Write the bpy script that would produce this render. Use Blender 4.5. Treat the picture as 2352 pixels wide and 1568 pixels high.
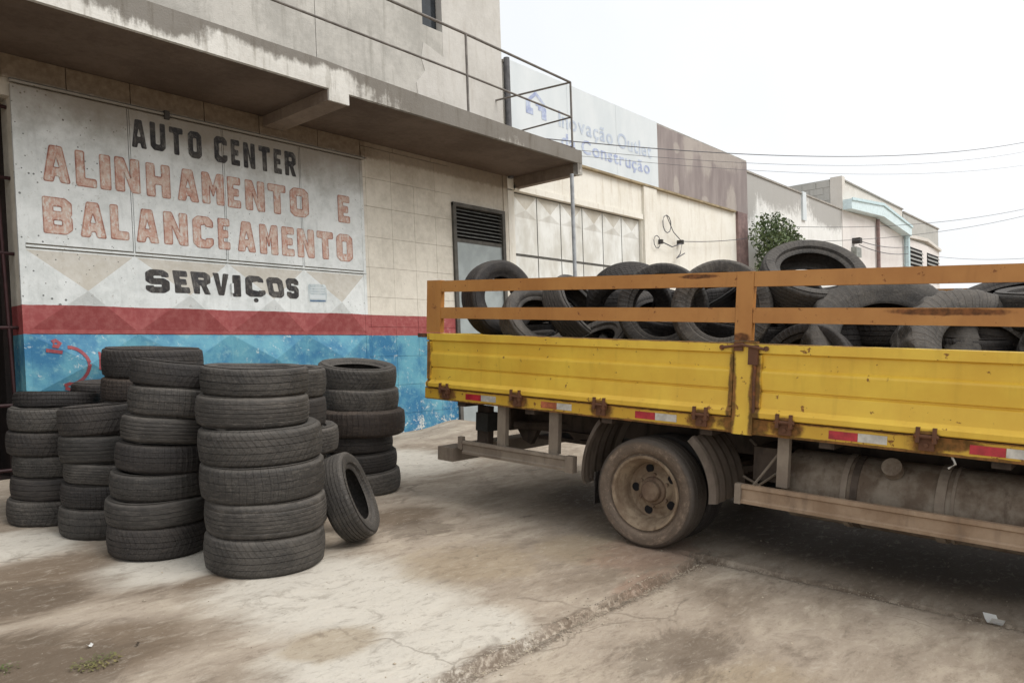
import bpy, bmesh, math, random
from mathutils import Vector, Matrix, noise
from mathutils.geometry import tessellate_polygon

random.seed(7)
sc = bpy.context.scene
for o in list(bpy.data.objects):
    bpy.data.objects.remove(o)
COL = sc.collection
PI = math.pi
SL = math.radians(4.163)           # the forecourt falls away from the building
TS = math.tan(SL)
WY = 7.36                          # plane of the street front

# ------------------------------------------------------------------ camera
cam_d = bpy.data.cameras.new('camera')
cam = bpy.data.objects.new('camera', cam_d); COL.objects.link(cam)
ex = Vector((0.64885044, -0.76011167, -0.03497644))
eu = Vector((0.04600545, -0.00669371, 0.99891876))
fw = Vector((0.75952393, 0.64975799, -0.03062606))
M = Matrix((ex, eu, -fw)).transposed().to_4x4()
M.translation = Vector((0, 0, 1.4))
cam.matrix_world = M
cam_d.sensor_width = 36; cam_d.lens = 36*1750/2352
cam_d.shift_y = 98/2352
cam_d.clip_start = 0.05; cam_d.clip_end = 600
sc.camera = cam

# ------------------------------------------------------------------ world and sun
w = bpy.data.worlds.new('World'); sc.world = w; w.use_nodes = True
nt = w.node_tree; nt.nodes.clear()
out = nt.nodes.new('ShaderNodeOutputWorld'); bg = nt.nodes.new('ShaderNodeBackground')
sky = nt.nodes.new('ShaderNodeTexSky'); sky.sky_type = 'NISHITA'; sky.sun_disc = False
SUN_EL, SUN_ROT = 50, 166
sky.sun_elevation = math.radians(SUN_EL); sky.sun_rotation = math.radians(SUN_ROT)
sky.dust_density = 4; sky.air_density = 1.0; sky.ozone_density = 1
mx = nt.nodes.new('ShaderNodeMix'); mx.data_type = 'RGBA'; mx.inputs[0].default_value = 0.9
nz = nt.nodes.new('ShaderNodeTexNoise'); nz.inputs['Scale'].default_value = 2.2; nz.inputs['Detail'].default_value = 4
rp = nt.nodes.new('ShaderNodeValToRGB')
rp.color_ramp.elements[0].position = 0.35; rp.color_ramp.elements[0].color = (9.1, 9.35, 9.6, 1)
rp.color_ramp.elements[1].position = 0.65; rp.color_ramp.elements[1].color = (10.2, 10.25, 10.3, 1)
tc = nt.nodes.new('ShaderNodeTexCoord')
nt.links.new(tc.outputs['Generated'], nz.inputs['Vector'])
nt.links.new(nz.outputs['Fac'], rp.inputs['Fac'])
nt.links.new(sky.outputs['Color'], mx.inputs[6]); nt.links.new(rp.outputs['Color'], mx.inputs[7])
nt.links.new(mx.outputs[2], bg.inputs['Color']); bg.inputs['Strength'].default_value = 0.1
nt.links.new(bg.outputs[0], out.inputs['Surface'])

sd = bpy.data.lights.new('sun', 'SUN'); sd.energy = 2.0; sd.angle = math.radians(34); sd.color = (1, .97, .93)
so = bpy.data.objects.new('sun', sd); COL.objects.link(so)
az = math.radians(SUN_ROT)
sdir = Vector((math.sin(az)*math.cos(math.radians(SUN_EL)), math.cos(az)*math.cos(math.radians(SUN_EL)), math.sin(math.radians(SUN_EL))))
so.rotation_euler = sdir.to_track_quat('Z', 'Y').to_euler()

sc.view_settings.view_transform = 'Standard'; sc.view_settings.look = 'None'
sc.view_settings.exposure = 0.18; sc.view_settings.gamma = 1; sc.view_settings.use_curve_mapping = False
sc.render.engine = 'CYCLES'

# ------------------------------------------------------------------ material helpers
class NM:
    def __init__(s, name, rough=.8, spec=.3, metal=0.0):
        s.m = bpy.data.materials.new(name); s.m.use_nodes = True
        s.t = s.m.node_tree; s.b = s.t.nodes['Principled BSDF']
        s.b.inputs['Roughness'].default_value = rough
        s.b.inputs['Specular IOR Level'].default_value = spec
        s.b.inputs['Metallic'].default_value = metal
        s._tc = None
    def n(s, k): return s.t.nodes.new(k)
    def l(s, a, b): s.t.links.new(a, b)
    def put(s, sock, v):
        if v is None: return
        if isinstance(v, (int, float)): sock.default_value = v
        elif isinstance(v, (tuple, list)):
            sock.default_value = tuple(v)+(1,) if len(v) == 3 and sock.type == 'RGBA' else tuple(v)
        else: s.l(v, sock)
    def obj(s, rnd=False):
        t = s.n('ShaderNodeTexCoord').outputs['Object']
        if rnd:
            oi = s.n('ShaderNodeObjectInfo').outputs['Random']
            v = s.n('ShaderNodeVectorMath'); v.operation = 'ADD'; s.l(t, v.inputs[0])
            c = s.n('ShaderNodeCombineXYZ'); s.l(s.ma('MULTIPLY', oi, 37.), c.inputs[0]); s.l(s.ma('MULTIPLY', oi, 91.), c.inputs[2])
            s.l(c.outputs[0], v.inputs[1]); return v.outputs[0]
        return t
    def pos(s): return s.n('ShaderNodeNewGeometry').outputs['Position']
    def rnd(s): return s.n('ShaderNodeObjectInfo').outputs['Random']
    def nrm(s): return s.n('ShaderNodeNewGeometry').outputs['Normal']
    def scl(s, v, f):
        k = s.n('ShaderNodeVectorMath'); k.operation = 'MULTIPLY'; s.l(v, k.inputs[0]); k.inputs[1].default_value = f; return k.outputs[0]
    def sep(s, v):
        k = s.n('ShaderNodeSeparateXYZ'); s.l(v, k.inputs[0]); return k.outputs
    def noise(s, v, sc_, det=4, ro=.55, dist=0):
        k = s.n('ShaderNodeTexNoise'); s.l(v, k.inputs['Vector']); k.inputs['Scale'].default_value = sc_
        k.inputs['Detail'].default_value = det; k.inputs['Roughness'].default_value = ro; k.inputs['Distortion'].default_value = dist
        return k.outputs['Fac']
    def vor(s, v, sc_, feat='F1'):
        k = s.n('ShaderNodeTexVoronoi'); k.feature = feat; s.l(v, k.inputs['Vector']); k.inputs['Scale'].default_value = sc_
        return k.outputs['Distance']
    def ma(s, op, a, b=None, c=None, clamp=False):
        k = s.n('ShaderNodeMath'); k.operation = op; k.use_clamp = clamp
        s.put(k.inputs[0], a); s.put(k.inputs[1], b); s.put(k.inputs[2], c); return k.outputs[0]
    def st(s, f, a, b):                # smooth step a..b
        k = s.n('ShaderNodeMapRange'); k.interpolation_type = 'SMOOTHSTEP'
        s.l(f, k.inputs[0]); k.inputs[1].default_value = a; k.inputs[2].default_value = b; return k.outputs[0]
    def mix(s, f, a, b, mode='MIX'):
        k = s.n('ShaderNodeMix'); k.data_type = 'RGBA'; k.blend_type = mode
        s.put(k.inputs[0], f); s.put(k.inputs[6], a); s.put(k.inputs[7], b); return k.outputs[2]
    def col(s, v): s.put(s.b.inputs['Base Color'], v); return s
    def rough(s, v): s.put(s.b.inputs['Roughness'], v); return s
    def bump(s, h, dist=.01, st=.5):
        k = s.n('ShaderNodeBump'); k.inputs['Strength'].default_value = st; k.inputs['Distance'].default_value = dist
        s.l(h, k.inputs['Height']); s.l(k.outputs[0], s.b.inputs['Normal']); return s
    def blob(s, v, items, nzv=None):
        """max of soft ellipses (cx,cy,cz,rx,ry,rz) -> 0..1 mask; big radii ignore an axis"""
        res = None
        for c, r in items:
            a = s.n('ShaderNodeVectorMath'); a.operation = 'SUBTRACT'; s.l(v, a.inputs[0]); a.inputs[1].default_value = c
            b = s.n('ShaderNodeVectorMath'); b.operation = 'DIVIDE'; s.l(a.outputs[0], b.inputs[0]); b.inputs[1].default_value = r
            k = s.n('ShaderNodeVectorMath'); k.operation = 'LENGTH'; s.l(b.outputs[0], k.inputs[0])
            d = s.ma('SUBTRACT', 1.0, k.outputs['Value'], clamp=True)
            res = d if res is None else s.ma('MAXIMUM', res, d)
        return res

MAT = {}
def flat(name, c, rough=.8, spec=.3, metal=0, var=.25, sc_=9, bump=0):
    m = NM(name, rough, spec, metal); v = m.obj(True)
    n = m.noise(v, sc_, 5, .6)
    d = tuple(x*(1-var) for x in c); e = tuple(min(1, x*(1+var)) for x in c)
    m.col(m.mix(m.st(n, .3, .7), d, e))
    if bump: m.bump(m.noise(v, sc_*6, 4), bump, .5)
    MAT[name] = m.m; return m.m

# -- tyre rubber, dusty in places
def mat_rubber(name, base, dust, amt, fine=True):
    m = NM(name, .85, .35); v = m.obj(True)
    n1 = m.noise(v, 5, 5, .65); n2 = m.noise(m.scl(v, (1, 1, 4)), 22, 4, .6); n3 = m.noise(v, 90, 3, .6)
    r = m.rnd()
    f = m.ma('ADD', m.ma('MULTIPLY', n1, .6), m.ma('MULTIPLY', n2, .4))
    f = m.st(m.ma('ADD', f, m.ma('MULTIPLY', m.ma('SUBTRACT', r, .5), .16)), .42, .72)
    nu = m.st(m.sep(m.nrm())[2], .1, .9)           # dust settles on upward faces
    f = m.ma('ADD', m.ma('MULTIPLY', f, amt), m.ma('MULTIPLY', nu, amt*.75), clamp=True)
    c = m.mix(f, base, dust)
    oz = m.sep(m.obj()); rad = m.ma('SQRT', m.ma('ADD', m.ma('MULTIPLY', oz[0], oz[0]), m.ma('MULTIPLY', oz[1], oz[1])))
    va = m.n('ShaderNodeCombineXYZ'); m.l(m.ma('ADD', m.ma('MULTIPLY', m.ma('ARCTAN2', oz[1], oz[0]), 1.4), m.ma('MULTIPLY', r, 50.)), va.inputs[0]); m.l(m.ma('MULTIPLY', oz[2], 26.), va.inputs[1]); m.l(m.ma('MULTIPLY', rad, 8.), va.inputs[2])
    sc1 = m.noise(va.outputs[0], 2.4, 7, .75); sc2 = m.noise(va.outputs[0], 9, 4, .7)
    c = m.mix(m.ma('MULTIPLY', m.st(sc1, .52, .68), .55*amt), c, tuple(x*1.5 for x in dust))
    c = m.mix(m.ma('MULTIPLY', m.st(sc1, .46, .32), .5), c, tuple(x*.55 for x in base))
    c = m.mix(m.ma('MULTIPLY', m.st(sc2, .60, .70), .35*amt), c, tuple(x*2.0 for x in dust))
    c = m.mix(m.ma('MULTIPLY', m.st(n3, .6, .75), .35), c, tuple(x*1.9 for x in dust))
    if not fine:
        c = m.mix(m.ma('MULTIPLY', m.st(m.ma('ADD', rad, m.ma('MULTIPLY', n1, .05)), .335, .365), .85), c, (.05, .043, .037))
    c = m.mix(m.ma('PINGPONG', m.ma('MULTIPLY', r, 5.7), .55), c, m.mix(1.0, c, (1.9, 1.85, 1.8), 'MULTIPLY'))
    m.col(c); m.rough(m.ma('ADD', m.ma('MULTIPLY', f, .25), .62))
    o = m.sep(m.obj())
    ang = m.ma('ARCTAN2', o[1], o[0])
    zz = m.ma('ABSOLUTE', o[2])
    ph = m.ma('ADD', m.ma('MULTIPLY', ang, 54.0), m.ma('MULTIPLY', zz, m.ma('MULTIPLY', r, 120.0)))
    lug = m.st(m.ma('SINE', ph), .1, .6)
    h = m.ma('ADD', m.ma('MULTIPLY', lug, m.ma('MULTIPLY', m.ma('PINGPONG', m.ma('MULTIPLY', r, 7.3), 1.0), 1.1) if fine else .1), m.ma('MULTIPLY', n3, .7))
    m.bump(h, .006, .7)
    MAT[name] = m.m; return m.m
mat_rubber('rubber', (.029, .027, .025), (.088, .080, .071), .75)
mat_rubber('rubber_dark', (.019, .017, .0165), (.052, .046, .041), .65)
mat_rubber('rubber_brown', (.028, .022, .019), (.075, .058, .046), .8)
mat_rubber('rubber_dusty', (.11, .083, .062), (.205, .155, .115), 1.0, False)

# -- painted street front: cream above, red band, blue below
def paint_front(name, white, dirt, gate):
    m = NM(name, .75 if not gate else .6, .3); p = m.pos(); x, y, z = m.sep(p)
    n1 = m.noise(p, 2.2, 6, .65); n2 = m.noise(p, 14, 5, .65); n3 = m.noise(p, 60, 3, .5)
    nv = m.noise(m.scl(p, (9, 9, 1.1)), 1.6, 5, .6)
    wb = m.ma('ADD', m.ma('MULTIPLY', n1, .6), m.ma('MULTIPLY', n2, .4))
    c = m.mix(m.st(wb, .38, .68), white, dirt)
    c = m.mix(m.ma('MULTIPLY', m.st(nv, .55, .8), .35), c, tuple(q*.55 for q in dirt))
    if gate:
        up = m.st(m.sep(m.nrm())[2], .02, .05)     # grime caught on the sloping upper faces of the pressed sheets
        c = m.mix(m.ma('MULTIPLY', m.ma('MULTIPLY', up, m.ma('ADD', .55, m.ma('MULTIPLY', n2, .5))), .82), c, (.37, .32, .245))
        # black specks of mildew and chipped paint, denser on the left leaf
        vd = m.vor(p, 19); sp = m.ma('LESS_THAN', vd, m.ma('MULTIPLY', m.ma('ADD', m.st(m.noise(p, 1.7, 3), .46, .72), m.st(x, 3.6, 2.4)), m.ma('MULTIPLY', m.noise(p, 5, 2), .25)))
        c = m.mix(m.ma('MULTIPLY', sp, .85), c, (.07, .075, .07))
        ch = m.st(m.noise(m.scl(p, (1.2, 1, .8)), 26, 6, .75, .4), .60, .66)
        c = m.mix(m.ma('MULTIPLY', ch, .45), c, (.28, .26, .22))
        # brown stain and painted balcony shade, fading down from the head rail
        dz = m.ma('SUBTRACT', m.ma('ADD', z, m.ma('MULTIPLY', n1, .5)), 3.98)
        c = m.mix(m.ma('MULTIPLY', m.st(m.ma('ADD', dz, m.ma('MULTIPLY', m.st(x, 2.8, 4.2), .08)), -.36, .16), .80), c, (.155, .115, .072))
    else:
        sp = m.ma('LESS_THAN', m.vor(p, 7), .035)
        c = m.mix(m.ma('MULTIPLY', sp, .7), c, (.10, .08, .06))
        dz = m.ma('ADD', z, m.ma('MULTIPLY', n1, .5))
        c = m.mix(m.ma('MULTIPLY', m.st(dz, 3.6, 4.3), .7), c, (.22, .165, .11))  # wall top darkened towards the balcony, its shade put into the colour
        gx = m.st(m.ma('ADD', z, m.ma('MULTIPLY', n2, .06)), 2.95, 2.2)
        c = m.mix(m.ma('MULTIPLY', m.st(m.ma('SUBTRACT', 4.9, z), 0, 2.6), .25), c, (.72, .69, .62))
    if not gate:      # brown lintel tone over the gate: shade under the balcony, painted in
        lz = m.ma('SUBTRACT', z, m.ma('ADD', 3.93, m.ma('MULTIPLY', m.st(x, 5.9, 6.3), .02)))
        bare = m.mix(m.st(n2, .3, .7), (.135, .098, .065), (.21, .16, .11))  # browns used as the lintel's painted shade
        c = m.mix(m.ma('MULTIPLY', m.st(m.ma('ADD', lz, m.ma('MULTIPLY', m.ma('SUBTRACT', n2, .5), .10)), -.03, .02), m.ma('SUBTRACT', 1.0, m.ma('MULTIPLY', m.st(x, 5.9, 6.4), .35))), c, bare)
    red = m.mix(m.st(n2, .35, .7), (.285, .062, .062), (.36, .11, .105))
    red = m.mix(m.ma('MULTIPLY', m.ma('MULTIPLY', m.st(n2, .6, .72), m.st(x, 6.2, 6.9)), .8), red, (.66, .46, .42))
    zr = m.ma('ADD', z, m.ma('MULTIPLY', m.ma('SUBTRACT', n2, .5), .012))
    c = m.mix(m.ma('LESS_THAN', zr, 2.02), c, red)
    blue = m.mix(m.st(n1, .36, .62), (.035, .16, .30), (.12, .33, .42))
    blue = m.mix(m.ma('MULTIPLY', m.st(n2, .52, .7), .6), blue, (.22, .42, .46))
    blue = m.mix(m.ma('MULTIPLY', m.st(m.noise(p, 13, 6, .75, .5), .60, .66), .75), blue, (.55, .60, .58))
    low = m.st(m.ma('ADD', z, m.ma('MULTIPLY', m.noise(p, 7, 4), .5)), 1.18, .82)
    blue = m.mix(m.ma('MULTIPLY', low, m.st(m.noise(p, 13, 6, .75, .4), .52, .60)), blue, (.62, .62, .56))
    c = m.mix(m.ma('LESS_THAN', zr, 1.77), c, blue)
    m.col(c)
    m.bump(m.ma('ADD', n3, m.ma('MULTIPLY', n2, .8)), .004 if not gate else .0025, .6)
    MAT[name] = m.m
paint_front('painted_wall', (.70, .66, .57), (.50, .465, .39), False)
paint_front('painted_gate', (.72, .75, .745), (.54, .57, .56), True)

def mat_concrete(name, a, b, stain, k=.5, vstreak=1.0, sc_=1.5, mould=None, mk_k=.8, mk_c=(.10, .085, .068)):
    m = NM(name, .9, .2); p = m.pos()
    n1 = m.noise(p, sc_, 6, .6); n2 = m.noise(p, 16, 6, .65); nv = m.noise(m.scl(p, (7, 7, .8)), 1.5, 5, .65)
    c = m.mix(m.st(m.ma('ADD', m.ma('MULTIPLY', n1, .7), m.ma('MULTIPLY', n2, .3)), .35, .65), a, b)
    c = m.mix(m.ma('MULTIPLY', m.st(nv, .5, .75), k*vstreak), c, stain)
    if mould:
        mk = m.blob(p, mould)
        nn = m.ma('ADD', m.ma('MULTIPLY', m.noise(p, 6.5, 6, .75), .35), m.ma('MULTIPLY', m.noise(m.scl(p, (14, 14, 2.2)), 1.3, 6, .7), .30))
        f = m.st(m.ma('ADD', m.ma('MULTIPLY', mk, .45), nn), .37, .52)
        c = m.mix(m.ma('MULTIPLY', f, mk_k), c, mk_c)
    m.col(c); m.bump(m.ma('ADD', n2, m.noise(p, 70, 3)), .006, .6)
    MAT[name] = m.m
mat_concrete('plaster_upper', (.37, .36, .33), (.52, .505, .465), (.26, .25, .22), .6)
mat_concrete('plaster_patch', (.49, .475, .44), (.58, .565, .53), (.36, .33, .28), .35)
mat_concrete('fascia', (.53, .515, .475), (.66, .65, .61), (.20, .18, .14), .75, mould=[((6.4, 6.2, 4.33), (1.9, 9, .5)), ((8.2, 6.2, 4.3), (1.3, 9, .6)), ((4.1, 6.2, 4.42), (.9, 9, .2)), ((3.6, 6.2, 4.43), (3.4, 9, .15)), ((2.9, 6.2, 4.36), (.8, 9, .26)), ((5.2, 6.2, 4.38), (.5, 9, .2))])
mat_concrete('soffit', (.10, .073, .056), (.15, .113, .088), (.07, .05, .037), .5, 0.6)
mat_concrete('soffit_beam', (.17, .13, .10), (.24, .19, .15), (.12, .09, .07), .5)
mat_concrete('cream_wall', (.72, .69, .61), (.79, .77, .70), (.46, .39, .29), .42)
mat_concrete('white_grunge', (.70, .70, .67), (.78, .78, .76), (.40, .39, .36), .3, mould=[((19, 7.3, 5.6), (3, 5, .9)), ((23, 7.3, 5.5), (2.5, 5, .8)), ((17.4, 7.3, 5.2), (.6, 5, 1.))], mk_k=.85, mk_c=(.34, .33, .31))
mat_concrete('pinkish_wall', (.68, .64, .61), (.74, .71, .68), (.55, .50, .46), .25)
mat_concrete('beige_wall', (.60, .57, .52), (.67, .64, .59), (.50, .45, .40), .2)
mat_concrete('grey_wall', (.40, .40, .37), (.48, .47, .44), (.30, .29, .26), .35)
mat_concrete('interior', (.02, .016, .015), (.035, .025, .022), (.01, .01, .01), .3)
flat('coping', (.33, .31, .28)); flat('dark_hole', (.012, .011, .012), .9)
flat('pipe_grey', (.10, .10, .105), .6); flat('rail_grey', (.17, .155, .14), .55, .4, .3); flat('pole_grey', (.34, .36, .38), .5, .4)
flat('grille_red', (.035, .012, .013), .6); flat('steel_door', (.33, .37, .37), .5, .4, .2, var=.15, sc_=3); flat('door_frame', (.09, .085, .075), .7)
flat('louvre', (.24, .24, .22), .6); flat('ledge', (.30, .24, .15)); flat('cable', (.10, .10, .11), .6); flat('cyan_trim', (.52, .66, .69), .5, var=.1)
flat('cyan_light', (.62, .74, .76), .5, var=.08); flat('rust_pipe', (.22, .15, .14), .7); flat('bracket', (.05, .045, .04)); flat('box_grey', (.22, .23, .21), .5)
flat('ceramic', (.5, .48, .42), .3); flat('paper', (.9, .9, .88), .6, var=.05)

# brown painted sign band, paint gone in patches
m = NM('brown_band', .7); p = m.pos()
n = m.noise(p, 3.2, 5, .65); nv = m.noise(m.scl(p, (2.4, 1, .5)), 1.6, 4, .6)
patch = m.blob(p, [((14.3, 7.3, 5.55), (.28, 4, .55)), ((15.7, 7.3, 5.75), (1.7, 4, .42)), ((16.3, 7.3, 4.75), (.35, 4, .5)), ((13.75, 7.3, 4.75), (.15, 4, .28)), ((15.1, 7.3, 5.5), (.35, 4, .5)), ((13.8, 7.3, 5.5), (.16, 4, .14)), ((15.0, 7.3, 4.62), (.2, 4, .12))])
f = m.st(m.ma('ADD', m.ma('ADD', m.ma('MULTIPLY', patch, .6), m.ma('MULTIPLY', n, .45)), m.ma('MULTIPLY', m.noise(m.scl(p, (6, 1, 1.2)), 2.2, 6, .7), .40)), .48, .70)
c = m.mix(m.st(nv, .3, .7), (.22, .185, .178), (.31, .27, .255))
m.col(m.mix(m.ma('MULTIPLY', m.ma('MULTIPLY', f, m.ma('ADD', .35, m.ma('MULTIPLY', m.noise(p, 14, 5, .7), .9))), .62), c, (.46, .42, .37))); MAT['brown_band'] = m.m
m = NM('sign_white', .45, .4); p = m.pos(); n = m.noise(m.scl(p, (1, 1, .4)), 2.5, 5, .6)
m.col(m.mix(m.st(n, .3, .75), (.66, .70, .715), (.58, .63, .65))); MAT['sign_white'] = m.m
m = NM('sign_ink', .5); p = m.pos(); n = m.noise(p, 9, 5, .7)
m.col(m.mix(m.st(n, .32, .66), (.28, .33, .52), (.50, .56, .68))); MAT['sign_ink'] = m.m
m = NM('sign_ink_pale', .5); p = m.pos(); n = m.noise(p, 8, 5, .7)
m.col(m.mix(m.st(n, .38, .7), (.42, .48, .58), (.56, .62, .68))); MAT['sign_ink_pale'] = m.m

# lettering paints
def ink(name, a, b, edge, k):
    m = NM(name, .65); p = m.pos(); n = m.noise(p, 11, 6, .7); n2 = m.noise(p, 45, 5, .65); n4 = m.noise(m.scl(p, (1.6, 1, .7)), 17, 6, .75, .6)
    c = m.mix(m.st(m.ma('ADD', m.ma('MULTIPLY', n, .7), m.ma('MULTIPLY', n2, .3)), .36, .62), a, b)
    c = m.mix(m.ma('MULTIPLY', m.st(n4, .52, .60), k), c, edge)
    c = m.mix(m.ma('MULTIPLY', m.st(n2, .60, .68), k*.8), c, edge)
    c = m.mix(m.ma('MULTIPLY', m.st(n4, .44, .36), .45), c, tuple(q*.55 for q in a))
    m.col(c); MAT[name] = m.m
ink('ink_black', (.022, .022, .026), (.060, .055, .05), (.25, .24, .22), .35)
ink('ink_salmon', (.47, .25, .19), (.58, .46, .39), (.62, .61, .57), .85)
ink('ink_salmon_line', (.26, .10, .075), (.46, .25, .19), (.52, .45, .38), .7)
ink('ink_red', (.30, .06, .06), (.22, .05, .07), (.4, .2, .2), .2)
ink('ink_sticker', (.40, .47, .50), (.55, .60, .60), (.6, .62, .6), .3); ink('ink_sticker_blue', (.07, .13, .22), (.1, .17, .27), (.3, .3, .4), .2)

# truck paints with rust
def mat_paint(name, a, b, rustmask, rough=.42, chip=.635, streak=None):
    m = NM(name, rough, .45); v = m.obj()
    n1 = m.noise(v, 2.6, 5, .6); n2 = m.noise(v, 24, 5, .65); n3 = m.noise(v, 9, 6, .7)
    c = m.mix(m.st(n1, .3, .7), a, b)
    nvs = m.noise(m.scl(v, (8, 8, 1)), 2.2, 5, .6)
    c = m.mix(m.ma('MULTIPLY', m.st(nvs, .5, .8), .3), c, tuple(q*.62 for q in a))
    sp = m.st(m.ma('ADD', m.ma('MULTIPLY', n2, .62), m.ma('MULTIPLY', n3, .38)), chip-.03, chip)
    f = sp
    if rustmask:
        k = m.blob(v, rustmask)
        f = m.ma('MAXIMUM', f, m.st(m.ma('ADD', m.ma('MULTIPLY', k, .75), m.ma('MULTIPLY', n3, .55)), .52, .72))
    rc = m.mix(m.st(n2, .35, .65), (.045, .018, .010), (.20, .075, .028))
    m.col(m.mix(m.ma('MULTIPLY', f, .88), c, rc))
    m.rough(m.ma('ADD', m.ma('MULTIPLY', f, .4), rough))
    m.bump(m.ma('ADD', m.ma('MULTIPLY', f, -.6), m.ma('MULTIPLY', n3, .4)), .003, .5)
    MAT[name] = m.m
HING = (1.772, 1.058, .351, -.357, -.854, -1.552, -2.3)
mat_paint('yellow', (.70, .435, .050), (.80, .55, .068), [((0, -.54, 1.0), (.4, .05, .5)), ((0, -.675, 1.0), (.4, .06, .6)), ((0, 1.96, 1.1), (.4, .035, .4)), ((0, .0, 1.325), (.4, 2.8, .022))] + [((0, h, .905), (.4, .10, .03)) for h in HING])
mat_paint('yellow_skirt', (.60, .35, .035), (.66, .42, .05), [((0, h, .86), (.4, .17, .12)) for h in HING] + [((0, -.6, .85), (.4, .30, .14)), ((0, 0, .90), (.4, 9, .030)), ((0, -2, .806), (.4, 9, .022)), ((0, -1.65, .87), (.4, .25, .08))], .5, .60)
mat_paint('orange', (.40, .170, .042), (.49, .230, .062), [((0, -.58, 1.35), (.4, .10, .05)), ((0, -1.62, 1.50), (.4, .45, .032)), ((0, -.30, 1.70), (.4, .22, .022))], .5, .625)
mat_paint('rust', (.085, .038, .022), (.16, .07, .035), None, .85, .6)
mat_paint('yellow_cab', (.62, .39, .03), (.7, .46, .045), None, .3, .8)
def mat_dusty(name, a, b, c_, sc_=5):
    m = NM(name, .8, .3); v = m.obj(); n1 = m.noise(v, sc_, 6, .65); n2 = m.noise(v, sc_*6, 4, .6); nv = m.noise(m.scl(v, (1, 1, .25)), sc_*3, 4, .6)
    c = m.mix(m.st(n1, .35, .65), a, b); c = m.mix(m.ma('MULTIPLY', m.st(nv, .5, .75), .6), c, c_); 
    m.col(c); m.bump(m.ma('ADD', n1, m.ma('MULTIPLY', n2, .4)), .004, .5); MAT[name] = m.m
mat_dusty('dusty_steel', (.20, .16, .125), (.27, .225, .175), (.13, .10, .08))
mat_dusty('dusty_guard', (.25, .17, .11), (.35, .255, .175), (.17, .12, .085))
mat_dusty('rim_paint', (.19, .135, .09), (.31, .24, .165), (.095, .058, .036), 9)
mat_dusty('hub_paint', (.13, .085, .058), (.22, .16, .11), (.07, .04, .028), 9)
mat_dusty('tank_metal', (.13, .095, .068), (.245, .205, .16), (.07, .043, .028), 7)
mat_dusty('chassis_dark', (.05, .037, .028), (.095, .072, .056), (.02, .016, .013))
mat_dusty('mudguard', (.20, .16, .125), (.30, .245, .20), (.12, .09, .07), 4)
flat('refl_red', (.42, .028, .04), .3, .5, var=.3, sc_=14); flat('refl_white', (.55, .53, .48), .35, .5, var=.25, sc_=14); flat('refl_faded', (.42, .13, .06), .5, .4, var=.35, sc_=20)
flat('lamp_dark', (.05, .05, .045), .5); flat('glass_dark', (.02, .025, .03), .1, .6); flat('bark', (.10, .075, .055))

def mat_leaf(name, a, b):
    m = NM(name, .6, .3); m.col(m.mix(m.st(m.noise(m.pos(), 3.0, 3), .35, .65), a, b)); MAT[name] = m.m
mat_leaf('leaf', (.045, .075, .028), (.13, .17, .075)); mat_leaf('weed_leaf', (.10, .13, .045), (.20, .17, .07))

# forecourt concrete
m = NM('forecourt', .88, .25); p = m.pos()
ps = m.scl(p, (.55, 1.25, 1)); x, y, z = m.sep(p)
n1 = m.noise(ps, 1.15, 7, .62, .3); n2 = m.noise(ps, 4.5, 7, .66, .4); n3 = m.noise(p, 34, 8, .75); n4 = m.noise(p, 120, 3, .6)
c = m.mix(m.st(n1, .32, .66), (.25, .20, .15), (.41, .345, .275))
c = m.mix(m.ma('MULTIPLY', m.st(n2, .47, .68), .7), c, (.50, .43, .34))
c = m.mix(m.ma('MULTIPLY', m.st(n2, .46, .30), .65), c, (.15, .115, .085))
lt = m.blob(p, [((2.35, 3.2, 0), (.95, 1.35, 9)), ((2.0, 2.5, 0), (.8, .7, 9)), ((2.5, 2.45, 0), (.5, .55, 9)), ((2.0, 4.3, 0), (.8, .6, 9)), ((4.9, 5.9, 0), (1.6, 1.3, 9)), ((1.5, 5.3, 0), (.6, .6, 9))])
f = m.st(m.ma('ADD', m.ma('MULTIPLY', lt, .9), m.ma('MULTIPLY', n2, .55)), .48, .86)
c = m.mix(m.ma('MULTIPLY', f, .85), c, (.60, .565, .495))
tn = m.blob(p, [((3.2, 3.1, 0), (.75, .6, 9)), ((1.95, 2.75, 0), (.35, .3, 9)), ((3.9, 2.8, 0), (.6, .5, 9)), ((2.6, 1.2, 0), (.9, .5, 9))])
f = m.st(m.ma('ADD', m.ma('MULTIPLY', tn, .7), m.ma('MULTIPLY', n2, .6)), .48, .72)
c = m.mix(m.ma('MULTIPLY', f, .7), c, (.335, .265, .18))
dk = m.blob(p, [((1.15, 4.35, 0), (.8, .55, 9)), ((.85, 3.5, 0), (.8, .65, 9)), ((1.3, 3.4, 0), (.5, .5, 9)), ((1.5, 4.7, 0), (.6, .35, 9)), ((5.3, 3.0, 0), (1.5, 1.6, 9)), ((5.3, 1.2, 0), (1.15, 2.2, 9)), ((5.2, 0, 0), (1.1, 1.5, 9)), ((3.6, 4.2, 0), (.55, .35, 9)), ((2.0, 3.9, 0), (.3, .15, 9)), ((.7, 3.1, 0), (.4, .4, 9))])  # dark stains; the ones under the truck also carry its painted shade
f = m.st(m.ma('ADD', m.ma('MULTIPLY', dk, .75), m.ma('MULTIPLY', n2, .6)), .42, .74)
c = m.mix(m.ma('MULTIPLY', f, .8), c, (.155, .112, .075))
oil_shade = m.blob(p, [((5.3, 1.4, 0), (1.0, 2.6, 9)), ((5.3, 3.4, 0), (.9, .9, 9))])  # oil-dark ground under the truck, deepened to paint in its shade
c = m.mix(m.ma('MULTIPLY', m.st(m.ma('ADD', oil_shade, m.ma('MULTIPLY', n2, .3)), .35, .75), .75), c, (.065, .048, .036))
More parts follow.
